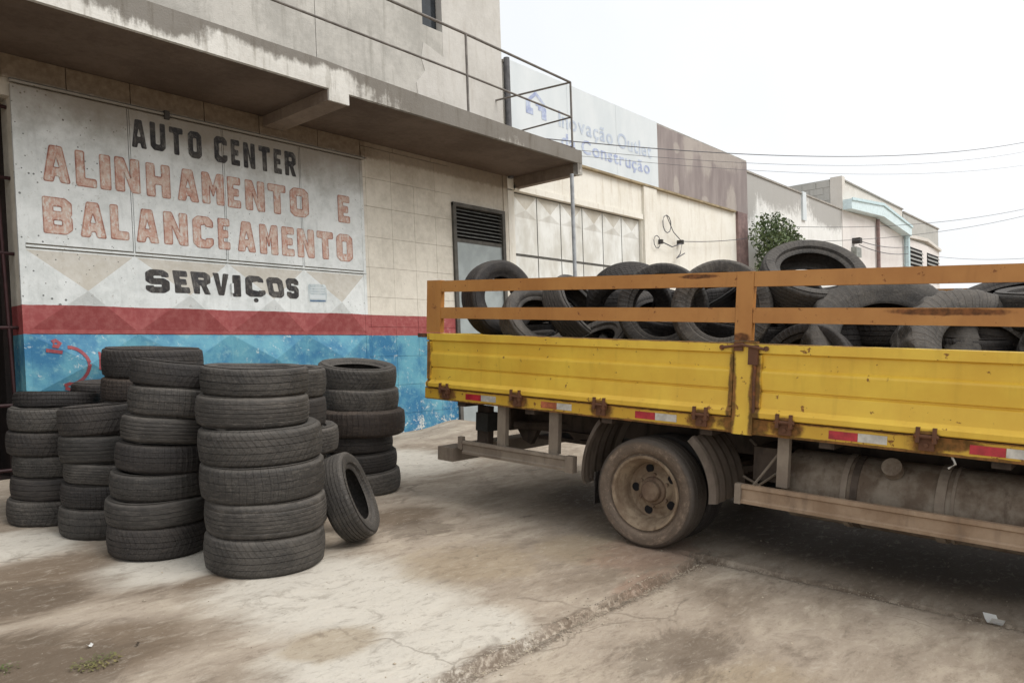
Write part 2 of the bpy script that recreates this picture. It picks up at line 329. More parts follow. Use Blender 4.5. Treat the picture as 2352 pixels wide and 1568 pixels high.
sp_ = m.blob(p, [((1.1, 4.3, 0), (.6, .4, 9)), ((1.0, 3.4, 0), (.6, .6, 9)), ((3.5, 3.9, 0), (.5, .3, 9)), ((2.9, 1.6, 0), (.5, .3, 9))])
c = m.mix(m.ma('MULTIPLY', m.st(m.ma('ADD', m.ma('MULTIPLY', sp_, .35), m.ma('MULTIPLY', m.noise(ps, 3.4, 8, .75, .6), .8)), .48, .60), .55), c, (.105, .078, .055))
rd = m.blob(p, [((4.1, 2.45, 0), (.8, .5, 9)), ((3.6, 2.2, 0), (.5, .12, 9))])
c = m.mix(m.ma('MULTIPLY', m.st(m.ma('ADD', m.ma('MULTIPLY', rd, .5), m.ma('MULTIPLY', n2, .6)), .45, .62), .55), c, (.30, .19, .135))
# dirt lying in the slab joints
jn = m.ma('ADD', m.ma('MULTIPLY', m.ma('SUBTRACT', n2, .5), .16), m.ma('MULTIPLY', m.ma('SUBTRACT', n3, .5), .10))
ja = m.st(m.ma('ABSOLUTE', m.ma('SUBTRACT', m.ma('ADD', y, jn), 2.14)), .075, .03)
ja = m.ma('MULTIPLY', ja, m.ma('LESS_THAN', x, 4.35))
jb = m.st(m.ma('ABSOLUTE', m.ma('SUBTRACT', m.ma('ADD', x, jn), 4.26)), .06, .012)
jb = m.ma('MULTIPLY', jb, m.ma('LESS_THAN', y, 2.25))
c = m.mix(m.ma('MULTIPLY', m.ma('MULTIPLY', m.ma('MAXIMUM', ja, jb), m.st(n3, .38, .55)), .75), c, (.135, .100, .072))
c = m.mix(m.ma('MULTIPLY', m.st(n3, .56, .7), .30), c, (.14, .11, .085))
c = m.mix(m.ma('MULTIPLY', m.st(n3, .44, .30), .25), c, (.60, .54, .45))
n5 = m.noise(m.scl(p, (.75, 1.7, 1)), 13, 8, .75, .5); n6 = m.noise(m.scl(p, (.9, 1.3, 1)), 3.1, 7, .75, .8)
c = m.mix(m.ma('MULTIPLY', m.st(n5, .52, .68), .30), c, (.58, .52, .43))
c = m.mix(m.ma('MULTIPLY', m.st(n5, .48, .34), .36), c, (.14, .105, .075))
c = m.mix(m.ma('MULTIPLY', m.st(n6, .55, .66), .38), c, (.17, .135, .10))
ve = m.n('ShaderNodeTexVoronoi'); ve.feature = 'DISTANCE_TO_EDGE'; ve.inputs['Scale'].default_value = .75
wv_ = m.n('ShaderNodeVectorMath'); wv_.operation = 'ADD'; nc_ = m.n('ShaderNodeTexNoise'); nc_.inputs['Scale'].default_value = 3.5; nc_.inputs['Detail'].default_value = 6; m.l(p, nc_.inputs['Vector'])
m.l(p, wv_.inputs[0]); m.l(m.scl(nc_.outputs['Color'], (.45, .45, 0)), wv_.inputs[1]); m.l(wv_.outputs[0], ve.inputs['Vector'])
ck = m.ma('MULTIPLY', m.st(ve.outputs['Distance'], .010, .003), m.st(n1, .50, .60))
c = m.mix(m.ma('MULTIPLY', ck, .38), c, (.11, .085, .06))
pit = m.ma('LESS_THAN', m.vor(p, 9), .03)
c = m.mix(m.ma('MULTIPLY', pit, .7), c, (.06, .045, .035))
m.col(c); m.bump(m.ma('ADD', m.ma('ADD', m.ma('MULTIPLY', n2, 1.2), n3), m.ma('MULTIPLY', n4, .35)), .009, .75); MAT['forecourt'] = m.m
flat('rubble', (.36, .31, .24), .9, var=.55, sc_=3)

# ------------------------------------------------------------------ mesh helpers
def link(name, me, mat=None, parent=None, loc=None, smooth=False):
    if mat:
        me.materials.clear(); me.materials.append(MAT[mat])
    if smooth:
        for pl in me.polygons: pl.use_smooth = True
    o = bpy.data.objects.new(name, me); COL.objects.link(o)
    if parent: o.parent = parent
    if loc: o.location = loc
    return o
def bm_link(name, bm, mat, parent=None, bevel=0, smooth=False, loc=None):
    if bevel:
        bmesh.ops.bevel(bm, geom=[e for e in bm.edges if e.is_manifold and e.calc_face_angle(0) > .5], offset=bevel, segments=1, affect='EDGES')
    bmesh.ops.recalc_face_normals(bm, faces=bm.faces)
    me = bpy.data.meshes.new(name); bm.to_mesh(me); bm.free()
    return link(name, me, mat, parent, loc, smooth)
def box(bm, x0, x1, y0, y1, z0, z1):
    vs = [bm.verts.new(c) for c in ((x0, y0, z0), (x1, y0, z0), (x1, y1, z0), (x0, y1, z0), (x0, y0, z1), (x1, y0, z1), (x1, y1, z1), (x0, y1, z1))]
    for f in ((0, 3, 2, 1), (4, 5, 6, 7), (0, 1, 5, 4), (1, 2, 6, 5), (2, 3, 7, 6), (3, 0, 4, 7)):
        bm.faces.new([vs[i] for i in f])
def boxo(name, b, mat, parent=None, bevel=0):
    bm = bmesh.new(); box(bm, *b); return bm_link(name, bm, mat, parent, bevel)
def tube(bm, pts, r, n=8, r2=None):
    pts = [Vector(q) for q in pts]; rings = []
    for i, q in enumerate(pts):
        d = (pts[min(i+1, len(pts)-1)]-pts[max(i-1, 0)]).normalized()
        a = d.orthogonal().normalized() if abs(d.z) > .9 else d.cross(Vector((0, 0, 1))).normalized()
        b = d.cross(a).normalized(); rr = r if r2 is None else r+(r2-r)*i/(len(pts)-1)
        rings.append([bm.verts.new(q+a*math.cos(2*PI*k/n)*rr+b*math.sin(2*PI*k/n)*rr) for k in range(n)])
    for A, B in zip(rings, rings[1:]):
        for k in range(n): bm.faces.new((A[k], A[(k+1) % n], B[(k+1) % n], B[k]))
    bm.faces.new(rings[0][::-1]); bm.faces.new(rings[-1])
def tubeo(name, pts, r, mat, parent=None, n=8, smooth=True, r2=None):
    bm = bmesh.new(); tube(bm, pts, r, n, r2); return bm_link(name, bm, mat, parent, smooth=False)
def prism(bm, prof, axis, a, b):
    """prof: 2-D outline; axis 'x'|'y'|'z' extrusion from a to b"""
    def P(u, v, t): return {'x': (t, u, v), 'y': (u, t, v), 'z': (u, v, t)}[axis]
    A = [bm.verts.new(P(u, v, a)) for u, v in prof]; B = [bm.verts.new(P(u, v, b)) for u, v in prof]
    n = len(prof)
    for i in range(n): bm.faces.new((A[i], A[(i+1) % n], B[(i+1) % n], B[i]))
    bm.faces.new(A[::-1]); bm.faces.new(B)
def prismo(name, prof, axis, a, b, mat, parent=None, bevel=0):
    bm = bmesh.new(); prism(bm, prof, axis, a, b); return bm_link(name, bm, mat, parent, bevel)
def empty(name, loc=(0, 0, 0), label=None, cat=None, group=None, parent=None):
    o = bpy.data.objects.new(name, None); o.empty_display_size = .1; COL.objects.link(o); o.location = loc
    if parent: o.parent = parent
    tag(o, label, cat, group); return o
def tag(o, label=None, cat=None, group=None, kind=None):
    for k, v in (('label', label), ('category', cat), ('group', group), ('kind', kind)):
        if v: o[k] = v
    return o
def gz(x, y):
    yy = min(max(y, -7.0), 7.5)
    z = TS*yy
    if x > 6 and y > 5.5: z += .09*math.exp(-((x-7.35)/.42)**2)*max(0, min(1, (y-6.6)/.75))
    return z

# ------------------------------------------------------------------ ground
def axis_pts(spec):
    out_ = []
    for a, b, s_ in spec:
        k = max(1, round((b-a)/s_)); out_ += [a+(b-a)*i/k for i in range(k)]
    return out_+[spec[-1][1]]
xs = axis_pts([(-300, -60, 60), (-60, -6, 9), (-6, -.5, .5), (-.5, .8, .08), (.8, 4.1, .03), (4.1, 4.42, .012), (4.42, 9, .045), (9, 16, .5), (16, 60, 6), (60, 300, 60)])
ys = axis_pts([(-300, -60, 60), (-60, -7, 8), (-7, -1, .4), (-1, .2, .05), (.2, 2.02, .03), (2.02, 2.3, .010), (2.3, 6.2, .032), (6.2, 7.5, .06), (7.5, 12, 1.5), (12, 60, 12), (60, 300, 60)])
def ground_z(x, y):
    z = gz(x, y)
    if -1 < x < 9.2 and -1.2 < y < 7.6:
        z += .010*noise.noise((x*.9, y*1.6, 1.3))+.0045*noise.noise((x*4, y*6, 4.1))+.002*noise.noise((x*17, y*22, 9))
        if x < 4.3:
            wob = .022*noise.noise((x*2.3, 0, 5))+.012*noise.noise((x*9, 0, 8))
            d = y-2.16-wob
            wd = .05+.035*noise.noise((x*1.6, 3, 2))
            if d < 0: z -= .018*math.exp(d*2.2)                 # lower slab after the joint
            if -wd < d < .012: z -= .016+.012*noise.noise((x*13, y*13, 0))
            elif .012 <= d < .03: z += .003
        if y < 2.3:
            wob = .02*noise.noise((0, y*2.1, 5))+.012*noise.noise((0, y*9, 7))
            d = abs(x-4.255-wob)
            if d < .022+.012*noise.noise((0, y*3, 1)): z -= .016
    return z
vv = [(x, y, ground_z(x, y)) for y in ys for x in xs]; nx = len(xs)
ff = [(j*nx+i, j*nx+i+1, (j+1)*nx+i+1, (j+1)*nx+i) for j in range(len(ys)-1) for i in range(nx-1)]
me = bpy.data.meshes.new('ground'); me.from_pydata(vv, [], ff)
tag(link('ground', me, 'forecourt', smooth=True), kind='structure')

# loose grit along the joints
bm = bmesh.new(); R_ = random.Random(3)
def chip(bm, x, y, s_, dz=0):
    z = ground_z(x, y)+s_*.25+dz; a = R_.random()*6.28
    vs = []
    for k in range(6):
        d = [(1, 0, 0), (0, 1, 0), (-1, 0, 0), (0, -1, 0), (0, 0, .7), (0, 0, -.6)][k]
        j = .6+.6*R_.random(); vx = (d[0]*math.cos(a)-d[1]*math.sin(a))*j; vy = (d[0]*math.sin(a)+d[1]*math.cos(a))*j
        vs.append(bm.verts.new((x+vx*s_, y+vy*s_, z+d[2]*j*s_)))
    for f in ((0, 1, 4), (1, 2, 4), (2, 3, 4), (3, 0, 4), (1, 0, 5), (2, 1, 5), (3, 2, 5), (0, 3, 5)): bm.faces.new([vs[i] for i in f])
for k in range(1700):
    x = R_.uniform(.8, 4.2); y = 2.13+R_.gauss(0, .035); chip(bm, x, y, R_.uniform(.002, .0065))
for k in range(600):
    y = R_.uniform(-.2, 2.1); x = 4.25+R_.gauss(0, .035); chip(bm, x, y, R_.uniform(.002, .006))
for k in range(900):
    chip(bm, R_.uniform(.8, 5.5), R_.uniform(.3, 6.5), R_.uniform(.0015, .0045))
for k in range(90):
    chip(bm, R_.choice((R_.uniform(1, 5), R_.gauss(3.2, .8))), R_.choice((R_.uniform(1, 6), R_.gauss(2.2, .15))), R_.uniform(.005, .011))
tag(bm_link('grit', bm, 'rubble'), 'loose grit and crumbs of concrete lying along the slab joints of the forecourt', 'grit', kind='stuff')

# ------------------------------------------------------------------ the workshop building
B = empty('workshop_building', (2.2, WY, .54), 'two-storey workshop with a balcony, cream, red and blue painted front and folding metal gate', 'building')
def bb(name, b, mat, parent=None, bevel=0):        # box given in world metres, stored relative to the building's base
    x0, x1, y0, y1, z0, z1 = b
    return boxo(name, (x0-2.2, x1-2.2, y0-WY, y1-WY, z0-.54, z1-.54), mat, parent or B, bevel)
def bt(name, pts, r, mat, parent=None, n=8, r2=None):
    return tubeo(name, [(x-2.2, y-WY, z-.54) for x, y, z in pts], r, mat, parent or B, n, r2=r2)
# main wall, with the opening left of the gate and the door recess
wall = bmesh.new()
def wb(x0, x1, y0, y1, z0, z1): box(wall, x0-2.2, x1-2.2, y0-WY, y1-WY, z0-.54, z1-.54)
wb(2.24, 7.46, WY+.014, WY+.25, .1, 4.127)
wb(7.46, 8.56, WY+.07, WY+.25, .1, 3.57)
wb(7.46, 8.56, WY+.014, WY+.25, 3.57, 4.127)
wb(8.56, 8.65, WY, WY+.25, .1, 4.127)
wb(-5, 2.24, WY+.014, WY+.25, 3.775, 4.127)
wb(-5, -.8, WY+.014, WY+.25, .1, 3.775)
wb(8.45, 8.65, WY+.25, 12, .1, 8.5)
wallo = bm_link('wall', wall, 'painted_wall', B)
# dark room behind the opening
bm = bmesh.new()
for q in ((-.8, 2.165, 11, 11.1, .3, 4.1), (-.9, -.8, 7.61, 11, .3, 4.1), (2.165, 2.26, 7.61, 11, .3, 4.1), (-.9, 2.26, 7.61, 11.1, 4.13, 4.2), (-.8, 2.165, 7.5, 11, .5, .55)):
    box(bm, q[0]-2.2, q[1]-2.2, q[2]-WY, q[3]-WY, q[4]-.54, q[5]-.54)
bm_link('dark_room', bm, 'interior', B)
# courses of blocks right of the gate
rz = [.50, .78, 1.145, 1.51, 1.875, 2.24, 2.605, 2.975, 3.345, 3.69, 4.06]
cx = [5.935, 5.995, 6.392, 6.772, 7.152, 7.46]
R_ = random.Random(11)
for i in range(len(rz)-1):
    for j in range(len(cx)-1):
        g = .0018; d = R_.uniform(-.0015, .0015)
        bb('concrete_block', (cx[j]+g, cx[j+1]-g, WY-.002+d, WY+.014, rz[i]+g, rz[i+1]-g), 'painted_wall', wallo, .003)
# lintel joints: short blocks above the gate
xx = 2.18; 
while xx < 7.4:
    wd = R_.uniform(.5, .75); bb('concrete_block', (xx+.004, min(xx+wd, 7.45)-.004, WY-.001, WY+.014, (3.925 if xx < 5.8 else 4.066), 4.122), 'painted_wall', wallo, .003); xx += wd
# upper storey
bb('upper_wall', (-5, 5.355, WY, WY+.25, 4.337, 8.5), 'plaster_upper')
bb('upper_wall', (5.363, 7.05, WY, WY+.25, 4.35, 8.5), 'plaster_upper')
bb('upper_wall', (7.41, 8.62, WY-.003, WY+.25, 4.35, 8.5), 'plaster_patch')
bb('upper_wall', (7.05, 7.41, WY, WY+.25, 4.35, 5.85), 'plaster_upper')
bb('upper_wall', (7.05, 7.41, WY, WY+.25, 6.75, 8.5), 'plaster_upper')
# lighter render patch, irregular left edge
pr_ = [(6.90, 4.36), (8.40, 4.36), (8.40, 5.25), (7.05, 5.62), (7.0, 5.40), (7.06, 5.25), (6.90, 5.06), (6.93, 4.8)]
bm = bmesh.new(); prism(bm, [(a-2.2, b-.54) for a, b in pr_], 'y', -.006, .0); bm_link('render_patch', bm, 'plaster_patch', B)
wn = empty('window', (7.05-2.2, 0, 5.85-.54), parent=B)
boxo('pane', (.02, .34, .10, .11, .02, .88), 'glass_dark', wn); boxo('frame', (0, .36, .11, .14, 0, .9), 'dark_hole', wn)
# balcony
bal = empty('balcony', (0, 0, 0), parent=B)
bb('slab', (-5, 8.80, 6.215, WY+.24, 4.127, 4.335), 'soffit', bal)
fz = [(-5, 4.40), (4.60, 4.385), (4.87, 4.372), (7.4, 4.325), (8.905, 4.300)]
bm = bmesh.new()
for (xa, za), (xb, zb) in zip(fz, fz[1:]):
    pts = [(xa, 6.18, 4.121), (xb, 6.18, 4.121), (xb, 6.18, zb), (xa, 6.18, za), (xa, 6.22, 4.121), (xb, 6.22, 4.121), (xb, 6.22, zb), (xa, 6.22, za)]
    v = [bm.verts.new((a-2.2, b-WY, c-.54)) for a, b, c in pts]
    for f in ((0, 1, 2, 3), (5, 4, 7, 6), (3, 2, 6, 7), (1, 0, 4, 5)): bm.faces.new([v[k] for k in f])
    if xa == -5: bm.faces.new((v[0], v[3], v[7], v[4]))
    if xb == 8.905: bm.faces.new((v[1], v[5], v[6], v[2]))
bm_link('fascia', bm, 'fascia', bal)
bb('beam', (4.625, 4.868, 6.178, 6.20, 4.008, 4.121), 'fascia', bal)
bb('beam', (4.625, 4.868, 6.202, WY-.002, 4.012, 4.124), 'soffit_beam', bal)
bb('beam', (8.80, 8.905, 6.183, 6.26, 3.965, 4.119), 'fascia', bal)
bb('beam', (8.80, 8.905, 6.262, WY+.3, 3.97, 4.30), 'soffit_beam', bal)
rl = empty('railing', (0, 0, 0), parent=bal)
def rt(name, pts, r): return tubeo(name, [(x-2.2, y-WY, z-.54) for x, y, z in pts], r, 'rail_grey', bal, 8)
rt('handrail', [(-4, 6.2, 5.30), (6.65, 6.2, 5.25), (8.71, 6.2, 5.21)], .016)
rt('handrail', [(8.71, 6.2, 5.21), (8.46, WY, 5.19)], .014)
rt('middle_rail', [(-4, 6.2, 4.85), (6.65, 6.2, 4.77), (8.71, 6.2, 4.735)], .013)
rt('middle_rail', [(8.71, 6.2, 4.735), (8.62, WY, 4.72)], .012)
for x_, t_ in ((6.632, 5.25), (8.712, 5.21), (2.5, 5.27), (.4, 5.28)): rt('railing_post', [(x_, 6.2, 4.30), (x_, 6.2, t_)], .015)
bpy.data.objects.remove(rl)
bt('drainpipe', [(8.705, WY-.03, 4.10), (8.70, WY-.03, 5.86)], .045, 'pipe_grey', n=12)
bt('prop_pole', [(8.73, 6.24, gz(8.73, 6.24)-.05), (8.73, 6.24, 3.965)], .027, 'pole_grey', n=12)

# grey steel door with louvre
dr = empty('steel_door', (7.49-2.2, 0, 0), parent=B)
def db(name, b, mat, bev=0): return boxo(name, b, mat, dr, bev)
bm = bmesh.new()
for q in ((-.03, .03, -.035, .07, -.02, 3.04), (.99, 1.05, -.035, .07, -.02, 3.04), (-.03, 1.05, -.036, .069, 3.0, 3.05)): box(bm, *q)
bm_link('door_frame', bm, 'door_frame', dr)
db('door_leaf', (.03, .99, .0, .03, 0, 2.52), 'steel_door'); 
db('transom', (.03, .99, -.01, .03, 2.521, 2.57), 'door_frame')
for k in range(8):
    z0 = 2.60+k*.05
    prismo('slat', [(-.02, z0), (-.016, z0+.004), (.045, z0+.034), (.041, z0+.028)], 'x', .035, .985, 'louvre', dr)
db('louvre_back', (.03, .99, .05, .055, 2.57, 3.0), 'dark_hole')

# grille in the dark opening
for k in range(14):
    bt('grille_bar', [(2.20-k*.17, WY+.1, .55), (2.12-k*.17, WY+.1, 3.76)], .014, 'grille_red', n=6)
for z_ in (.62, 1.17, 1.83, 2.46, 3.1, 3.7): bt('grille_rail', [(-.8, WY+.1, z_), (2.235, WY+.1, z_)], .016, 'grille_red', n=6)

# ------------------------------------------------------------------ the painted metal gate
G_ = empty('folding_gate', (0, -.03, 0), parent=B)
GX = [2.265, 3.19, 4.127, 5.045, 5.905]; GY = 7.33
ROW = [(.60, 1.22), (1.24, 1.775), (1.795, 2.50)]; HP = .10
def cell(x, z):
    for a, b in zip(GX, GX[1:]):
        if a+.02 <= x <= b-.02:
            for c, d in ROW:
                if c+.012 <= z <= d-.012: return a+.02, b-.02, c+.012, d-.012
def surf(x, z):
    q = cell(x, z)
    if not q: return GY
    a, b, c, d = q
    return GY-HP*2*min((x-a)/(b-a), (b-x)/(b-a), (z-c)/(d-c), (d-z)/(d-c))
def gl(x, y, z): return (x-2.2, y-(WY-.03), z-.54)
def gbox(name, b, mat='painted_gate', bev=.002):
    return boxo(name, (b[0]-2.2, b[1]-2.2, b[2]-GY, b[3]-GY, b[4]-.54, b[5]-.54), mat, G_, bev)
for i, (a, b) in enumerate(zip(GX, GX[1:])):
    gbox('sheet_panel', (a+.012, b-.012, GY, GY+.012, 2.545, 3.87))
    for c, d in ROW:
        a_, b_, c_, d_ = a+.02, b-.02, c+.012, d-.012
        bm = bmesh.new(); cxm, czm = (a_+b_)/2, (c_+d_)/2
        v = [bm.verts.new(gl(*q)) for q in ((a_, GY, c_), (b_, GY, c_), (b_, GY, d_), (a_, GY, d_), (cxm, GY-HP, czm), (a+.006, GY, c), (b-.006, GY, c), (b-.006, GY, d), (a+.006, GY, d), (a+.006, GY+.012, c), (b-.006, GY+.012, c), (b-.006, GY+.012, d), (a+.006, GY+.012, d))]
        for f in ((0, 1, 4), (1, 2, 4), (2, 3, 4), (3, 0, 4), (5, 6, 1, 0), (6, 7, 2, 1), (7, 8, 3, 2), (8, 5, 0, 3), (5, 9, 10, 6), (6, 10, 11, 7), (7, 11, 12, 8), (8, 12, 9, 5), (9, 12, 11, 10)): bm.faces.new([v[k] for k in f])
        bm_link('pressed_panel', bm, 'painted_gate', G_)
for x_ in GX:
    e_ = .020 if x_ in (GX[0], GX[-1]) else .006
    gbox('stile', (x_-e_-(.012 if x_ == GX[0] else 0), x_+e_, GY-(.004 if e_ > .01 else .0008), GY+.02, .58, 3.87), 'painted_gate', .0005)
for z_ in (1.785, 1.23): gbox('cross_rail', (GX[0], GX[-1], GY-.006, GY+.018, z_-.0085, z_+.0085))
gbox('cross_rail', (GX[0]+.02, GX[-1]+.02, GY-.012, GY+.018, 2.512, 2.530))
gbox('head_rail', (2.23, 5.96, GY-.006, GY+.025, 3.888, 3.908), 'painted_gate')
gbox('top_angle', (2.23, 5.99, GY-.008, GY+.026, 3.910, 3.916), 'door_frame', 0)
gbox('roller_hanger', (3.53, 3.575, GY-.03, GY+.02, 3.85, 3.93), 'bracket')
gbox('bolt', (4.142, 4.165, GY-.03, GY-.005, 2.20, 2.30), 'painted_gate')

# sign-painter letters
def glyph(ch, s, t, c):
    h = t/2
    D = {
     'O': [[(c, 0), (1-c, 0), (1, c*.6), (1, 1-c*.6), (1-c, 1), (c, 1), (0, 1-c*.6), (0, c*.6)], [(s, t*1.1), (1-s, t*1.1), (1-s, 1-t*1.1), (s, 1-t*1.1)]],
     'C': [[(1, .68), (1, 1-c*.6), (1-c, 1), (c, 1), (0, 1-c*.6), (0, c*.6), (c, 0), (1-c, 0), (1, c*.6), (1, .32), (1-s, .30), (1-s, t), (s, t*1.2), (s, 1-t*1.2), (1-s, 1-t), (1-s, .70)]],
     'U': [[(0, 1), (0, c*.6), (c, 0), (1-c, 0), (1, c*.6), (1, 1), (1-s, 1), (1-s, t), (s, t), (s, 1)]],
     'T': [[(0, 1), (0, 1-t), (.5-s/2, 1-t), (.5-s/2, 0), (.5+s/2, 0), (.5+s/2, 1-t), (1, 1-t), (1, 1)]],
     'E': [[(0, 0), (1, 0), (1, t), (s, t), (s, .5-h), (.86, .5-h), (.86, .5+h), (s, .5+h), (s, 1-t), (1, 1-t), (1, 1), (0, 1)]],
     'L': [[(0, 0), (1, 0), (1, t), (s, t), (s, 1), (0, 1)]],
     'I': [[(0, 0), (1, 0), (1, 1), (0, 1)]],
     'H': [[(0, 0), (s, 0), (s, .5-h), (1-s, .5-h), (1-s, 0), (1, 0), (1, 1), (1-s, 1), (1-s, .5+h), (s, .5+h), (s, 1), (0, 1)]],
     'N': [[(0, 0), (s, 0), (s, .60), (1-s, 0), (1, 0), (1, 1), (1-s, 1), (1-s, .40), (s, 1), (0, 1)]],
     'M': [[(0, 0), (s, 0), (s, .60), (.5, .24), (1-s, .60), (1-s, 0), (1, 0), (1, 1), (1-s*.9, 1), (.5, .55), (s*.9, 1), (0, 1)]],
     'A': [[(0, 0), (s*.95, 0), (s+.05, .17), (.95-s, .17), (1-s*.95, 0), (1, 0), (.5+s*.62, 1), (.5-s*.62, 1)], [(.5-.13, .17+t), (.5+.13, .17+t), (.5, .70)]],
     'V': [[(.5-s*.5, 0), (.5+s*.5, 0), (1, 1), (1-s, 1), (.5, .34), (s, 1), (0, 1)]],
     'R': [[(0, 0), (s, 0), (s, .38), (.42, .38), (1-s*1.05, 0), (1, 0), (.74, .42), (1, .52), (1, 1-c*.6), (1-c, 1), (0, 1)], [(s, .38+t), (1-s, .38+t), (1-s, 1-t), (s, 1-t)]],
     'B': [[(0, 0), (1-c, 0), (1, c*.6), (1, .44), (.93, .5), (1, .56), (1, 1-c*.6), (1-c, 1), (0, 1)], [(s, t), (1-s, t), (1-s, .5-h), (s, .5-h)], [(s, .5+h), (1-s, .5+h), (1-s, 1-t), (s, 1-t)]],
     'S': [[(1, .68), (1, 1-c*.6), (1-c, 1), (c, 1), (0, 1-c*.6), (0, .5), (c, .5-h), (1-s, .5-h), (1-s, t), (s, t), (s, .32), (0, .32), (0, c*.6), (c, 0), (1-c, 0), (1, c*.6), (1, .5), (1-c, .5+h), (s, .5+h), (s, 1-t), (1-s, 1-t), (1-s, .68)]]}
    return D['C' if ch == 'Ç' else ch]
def flat_poly(bm, loops, f3):
    pts = [q for lp in loops for q in lp]
    vs = [bm.verts.new(f3(*q)) for q in pts]
    for tri in tessellate_polygon([[Vector((a, b, 0)) for a, b in lp] for lp in loops]):
        try: bm.faces.new([vs[i] for i in tri])
        except ValueError: pass
def conform(bm, fn, dy):
    """cut along the gate's creases and lay the paint onto the pressed sheet"""
    for a, b in zip(GX, GX[1:]):
        a_, b_ = a+.02, b-.02
        for c, d in ROW[2:]:
            c_, d_ = c+.012, d-.012
            for co, no in (((a_, 0, 0), (1, 0, 0)), ((b_, 0, 0), (1, 0, 0)), ((a_, 0, c_), (-(d_-c_), 0, (b_-a_))), ((a_, 0, d_), ((d_-c_), 0, (b_-a_)))):
                bmesh.ops.bisect_plane(bm, geom=bm.verts[:]+bm.edges[:]+bm.faces[:], plane_co=co, plane_no=no, dist=1e-5)
    for v in bm.verts: v.co = Vector(gl(v.co.x, fn(v.co.x, v.co.z)-dy, v.co.z))
LET = [('A', 0, 3.214, 3.353), ('U', 0, 3.389, 3.536), ('T', 0, 3.573, 3.708), ('O', 0, 3.762, 3.902), ('C', 0, 4.037, 4.179), ('E', 0, 4.22, 4.318), ('N', 0, 4.359, 4.494), ('T', 0, 4.537, 4.674), ('E', 0, 4.717, 4.814), ('R', 0, 4.855, 4.997), ('A', 1, 2.452, 2.663), ('L', 1, 2.713, 2.878), ('I', 1, 2.915, 3.004), ('N', 1, 3.051, 3.269), ('H', 1, 3.332, 3.556), ('A', 1, 3.63, 3.84), ('M', 1, 3.886, 4.118), ('E', 1, 4.163, 4.303), ('N', 1, 4.365, 4.584), ('T', 1, 4.631, 4.843), ('O', 1, 4.902, 5.137), ('E', 1, 5.547, 5.711), ('B', 2, 2.433, 2.661), ('A', 2, 2.728, 2.94), ('L', 2, 2.99, 3.146), ('A', 2, 3.216, 3.42), ('N', 2, 3.481, 3.713), ('C', 2, 3.767, 3.976), ('E', 2, 4.034, 4.156), ('A', 2, 4.25, 4.45), ('M', 2, 4.51, 4.724), ('E', 2, 4.774, 4.924), ('N', 2, 4.974, 5.189), ('T', 2, 5.234, 5.451), ('O', 2, 5.507, 5.731), ('S', 3, 3.269, 3.478), ('E', 3, 3.525, 3.669), ('R', 3, 3.702, 3.901), ('V', 3, 3.935, 4.130), ('I', 3, 4.167, 4.249), ('Ç', 3, 4.294, 4.5), ('O', 3, 4.537, 4.735), ('S', 3, 4.773, 4.952)]
LZ = [(3.529, 3.795), (3.093, 3.403), (2.646, 2.956), (2.168, 2.392)]
SW = [(.052, .060), (.078, .072), (.078, .072), (.070, .060)]
def round_loop(lp, r, k=2):
    out_ = []
    n = len(lp)
    for i in range(n):
        p0, p1, p2 = Vector(lp[i-1]), Vector(lp[i]), Vector(lp[(i+1) % n])
        a, b = p0-p1, p2-p1; q = min(r, a.length*.4, b.length*.4)
        A_, B_ = p1+a.normalized()*q, p1+b.normalized()*q
        out_ += [tuple(A_), tuple((A_+B_)*.25+p1*.5), tuple(B_)]
    return out_
for ch, ln, x0, x1 in LET:
    z0, z1 = LZ[ln]; W_, H_ = x1-x0, z1-z0; s_ = min(.42, SW[ln][0]/W_); t_ = SW[ln][1]/H_
    jx, jz = R_.uniform(-.003, .003), R_.uniform(-.004, .004)
    lps = [round_loop([(x0+u*W_+jx, z0+v*H_+jz) for u, v in lp], .012) for lp in glyph(ch, s_, t_, .22)]
    bm = bmesh.new(); flat_poly(bm, lps, lambda a, b: (a, 0, b))
    if ch == 'Ç': flat_poly(bm, [[(x0+W_*.5+.026*math.cos(k*PI/4), z0-.036+.024*math.sin(k*PI/4)) for k in range(8)]], lambda a, b: (a, 0, b))
    conform(bm, surf, .0022)
    bm_link('letter', bm, 'ink_salmon' if ln in (1, 2) else 'ink_black', G_)
    if ln in (1, 2):      # darker brushed outline round each salmon letter
        bm = bmesh.new()
        for lp in lps:
            n_ = len(lp); ctr = sum((Vector(q) for q in lp), Vector((0, 0)))/n_
            for i in range(n_):
                a, b = Vector(lp[i]), Vector(lp[(i+1) % n_]); d = b-a
                if d.length < .004: continue
                nn = Vector((-d.y, d.x)).normalized()*(.0045+.002*noise.noise((a.x*9, a.y*9, 0)))
                q = [a-nn, b-nn, b+nn, a+nn]; vs = [bm.verts.new((u.x, 0, u.y)) for u in q]; bm.faces.new(vs)
        for v in bm.verts: v.co = Vector(gl(v.co.x, GY-.0030, v.co.z))
        bm_link('letter_outline', bm, 'ink_salmon_line', G_)
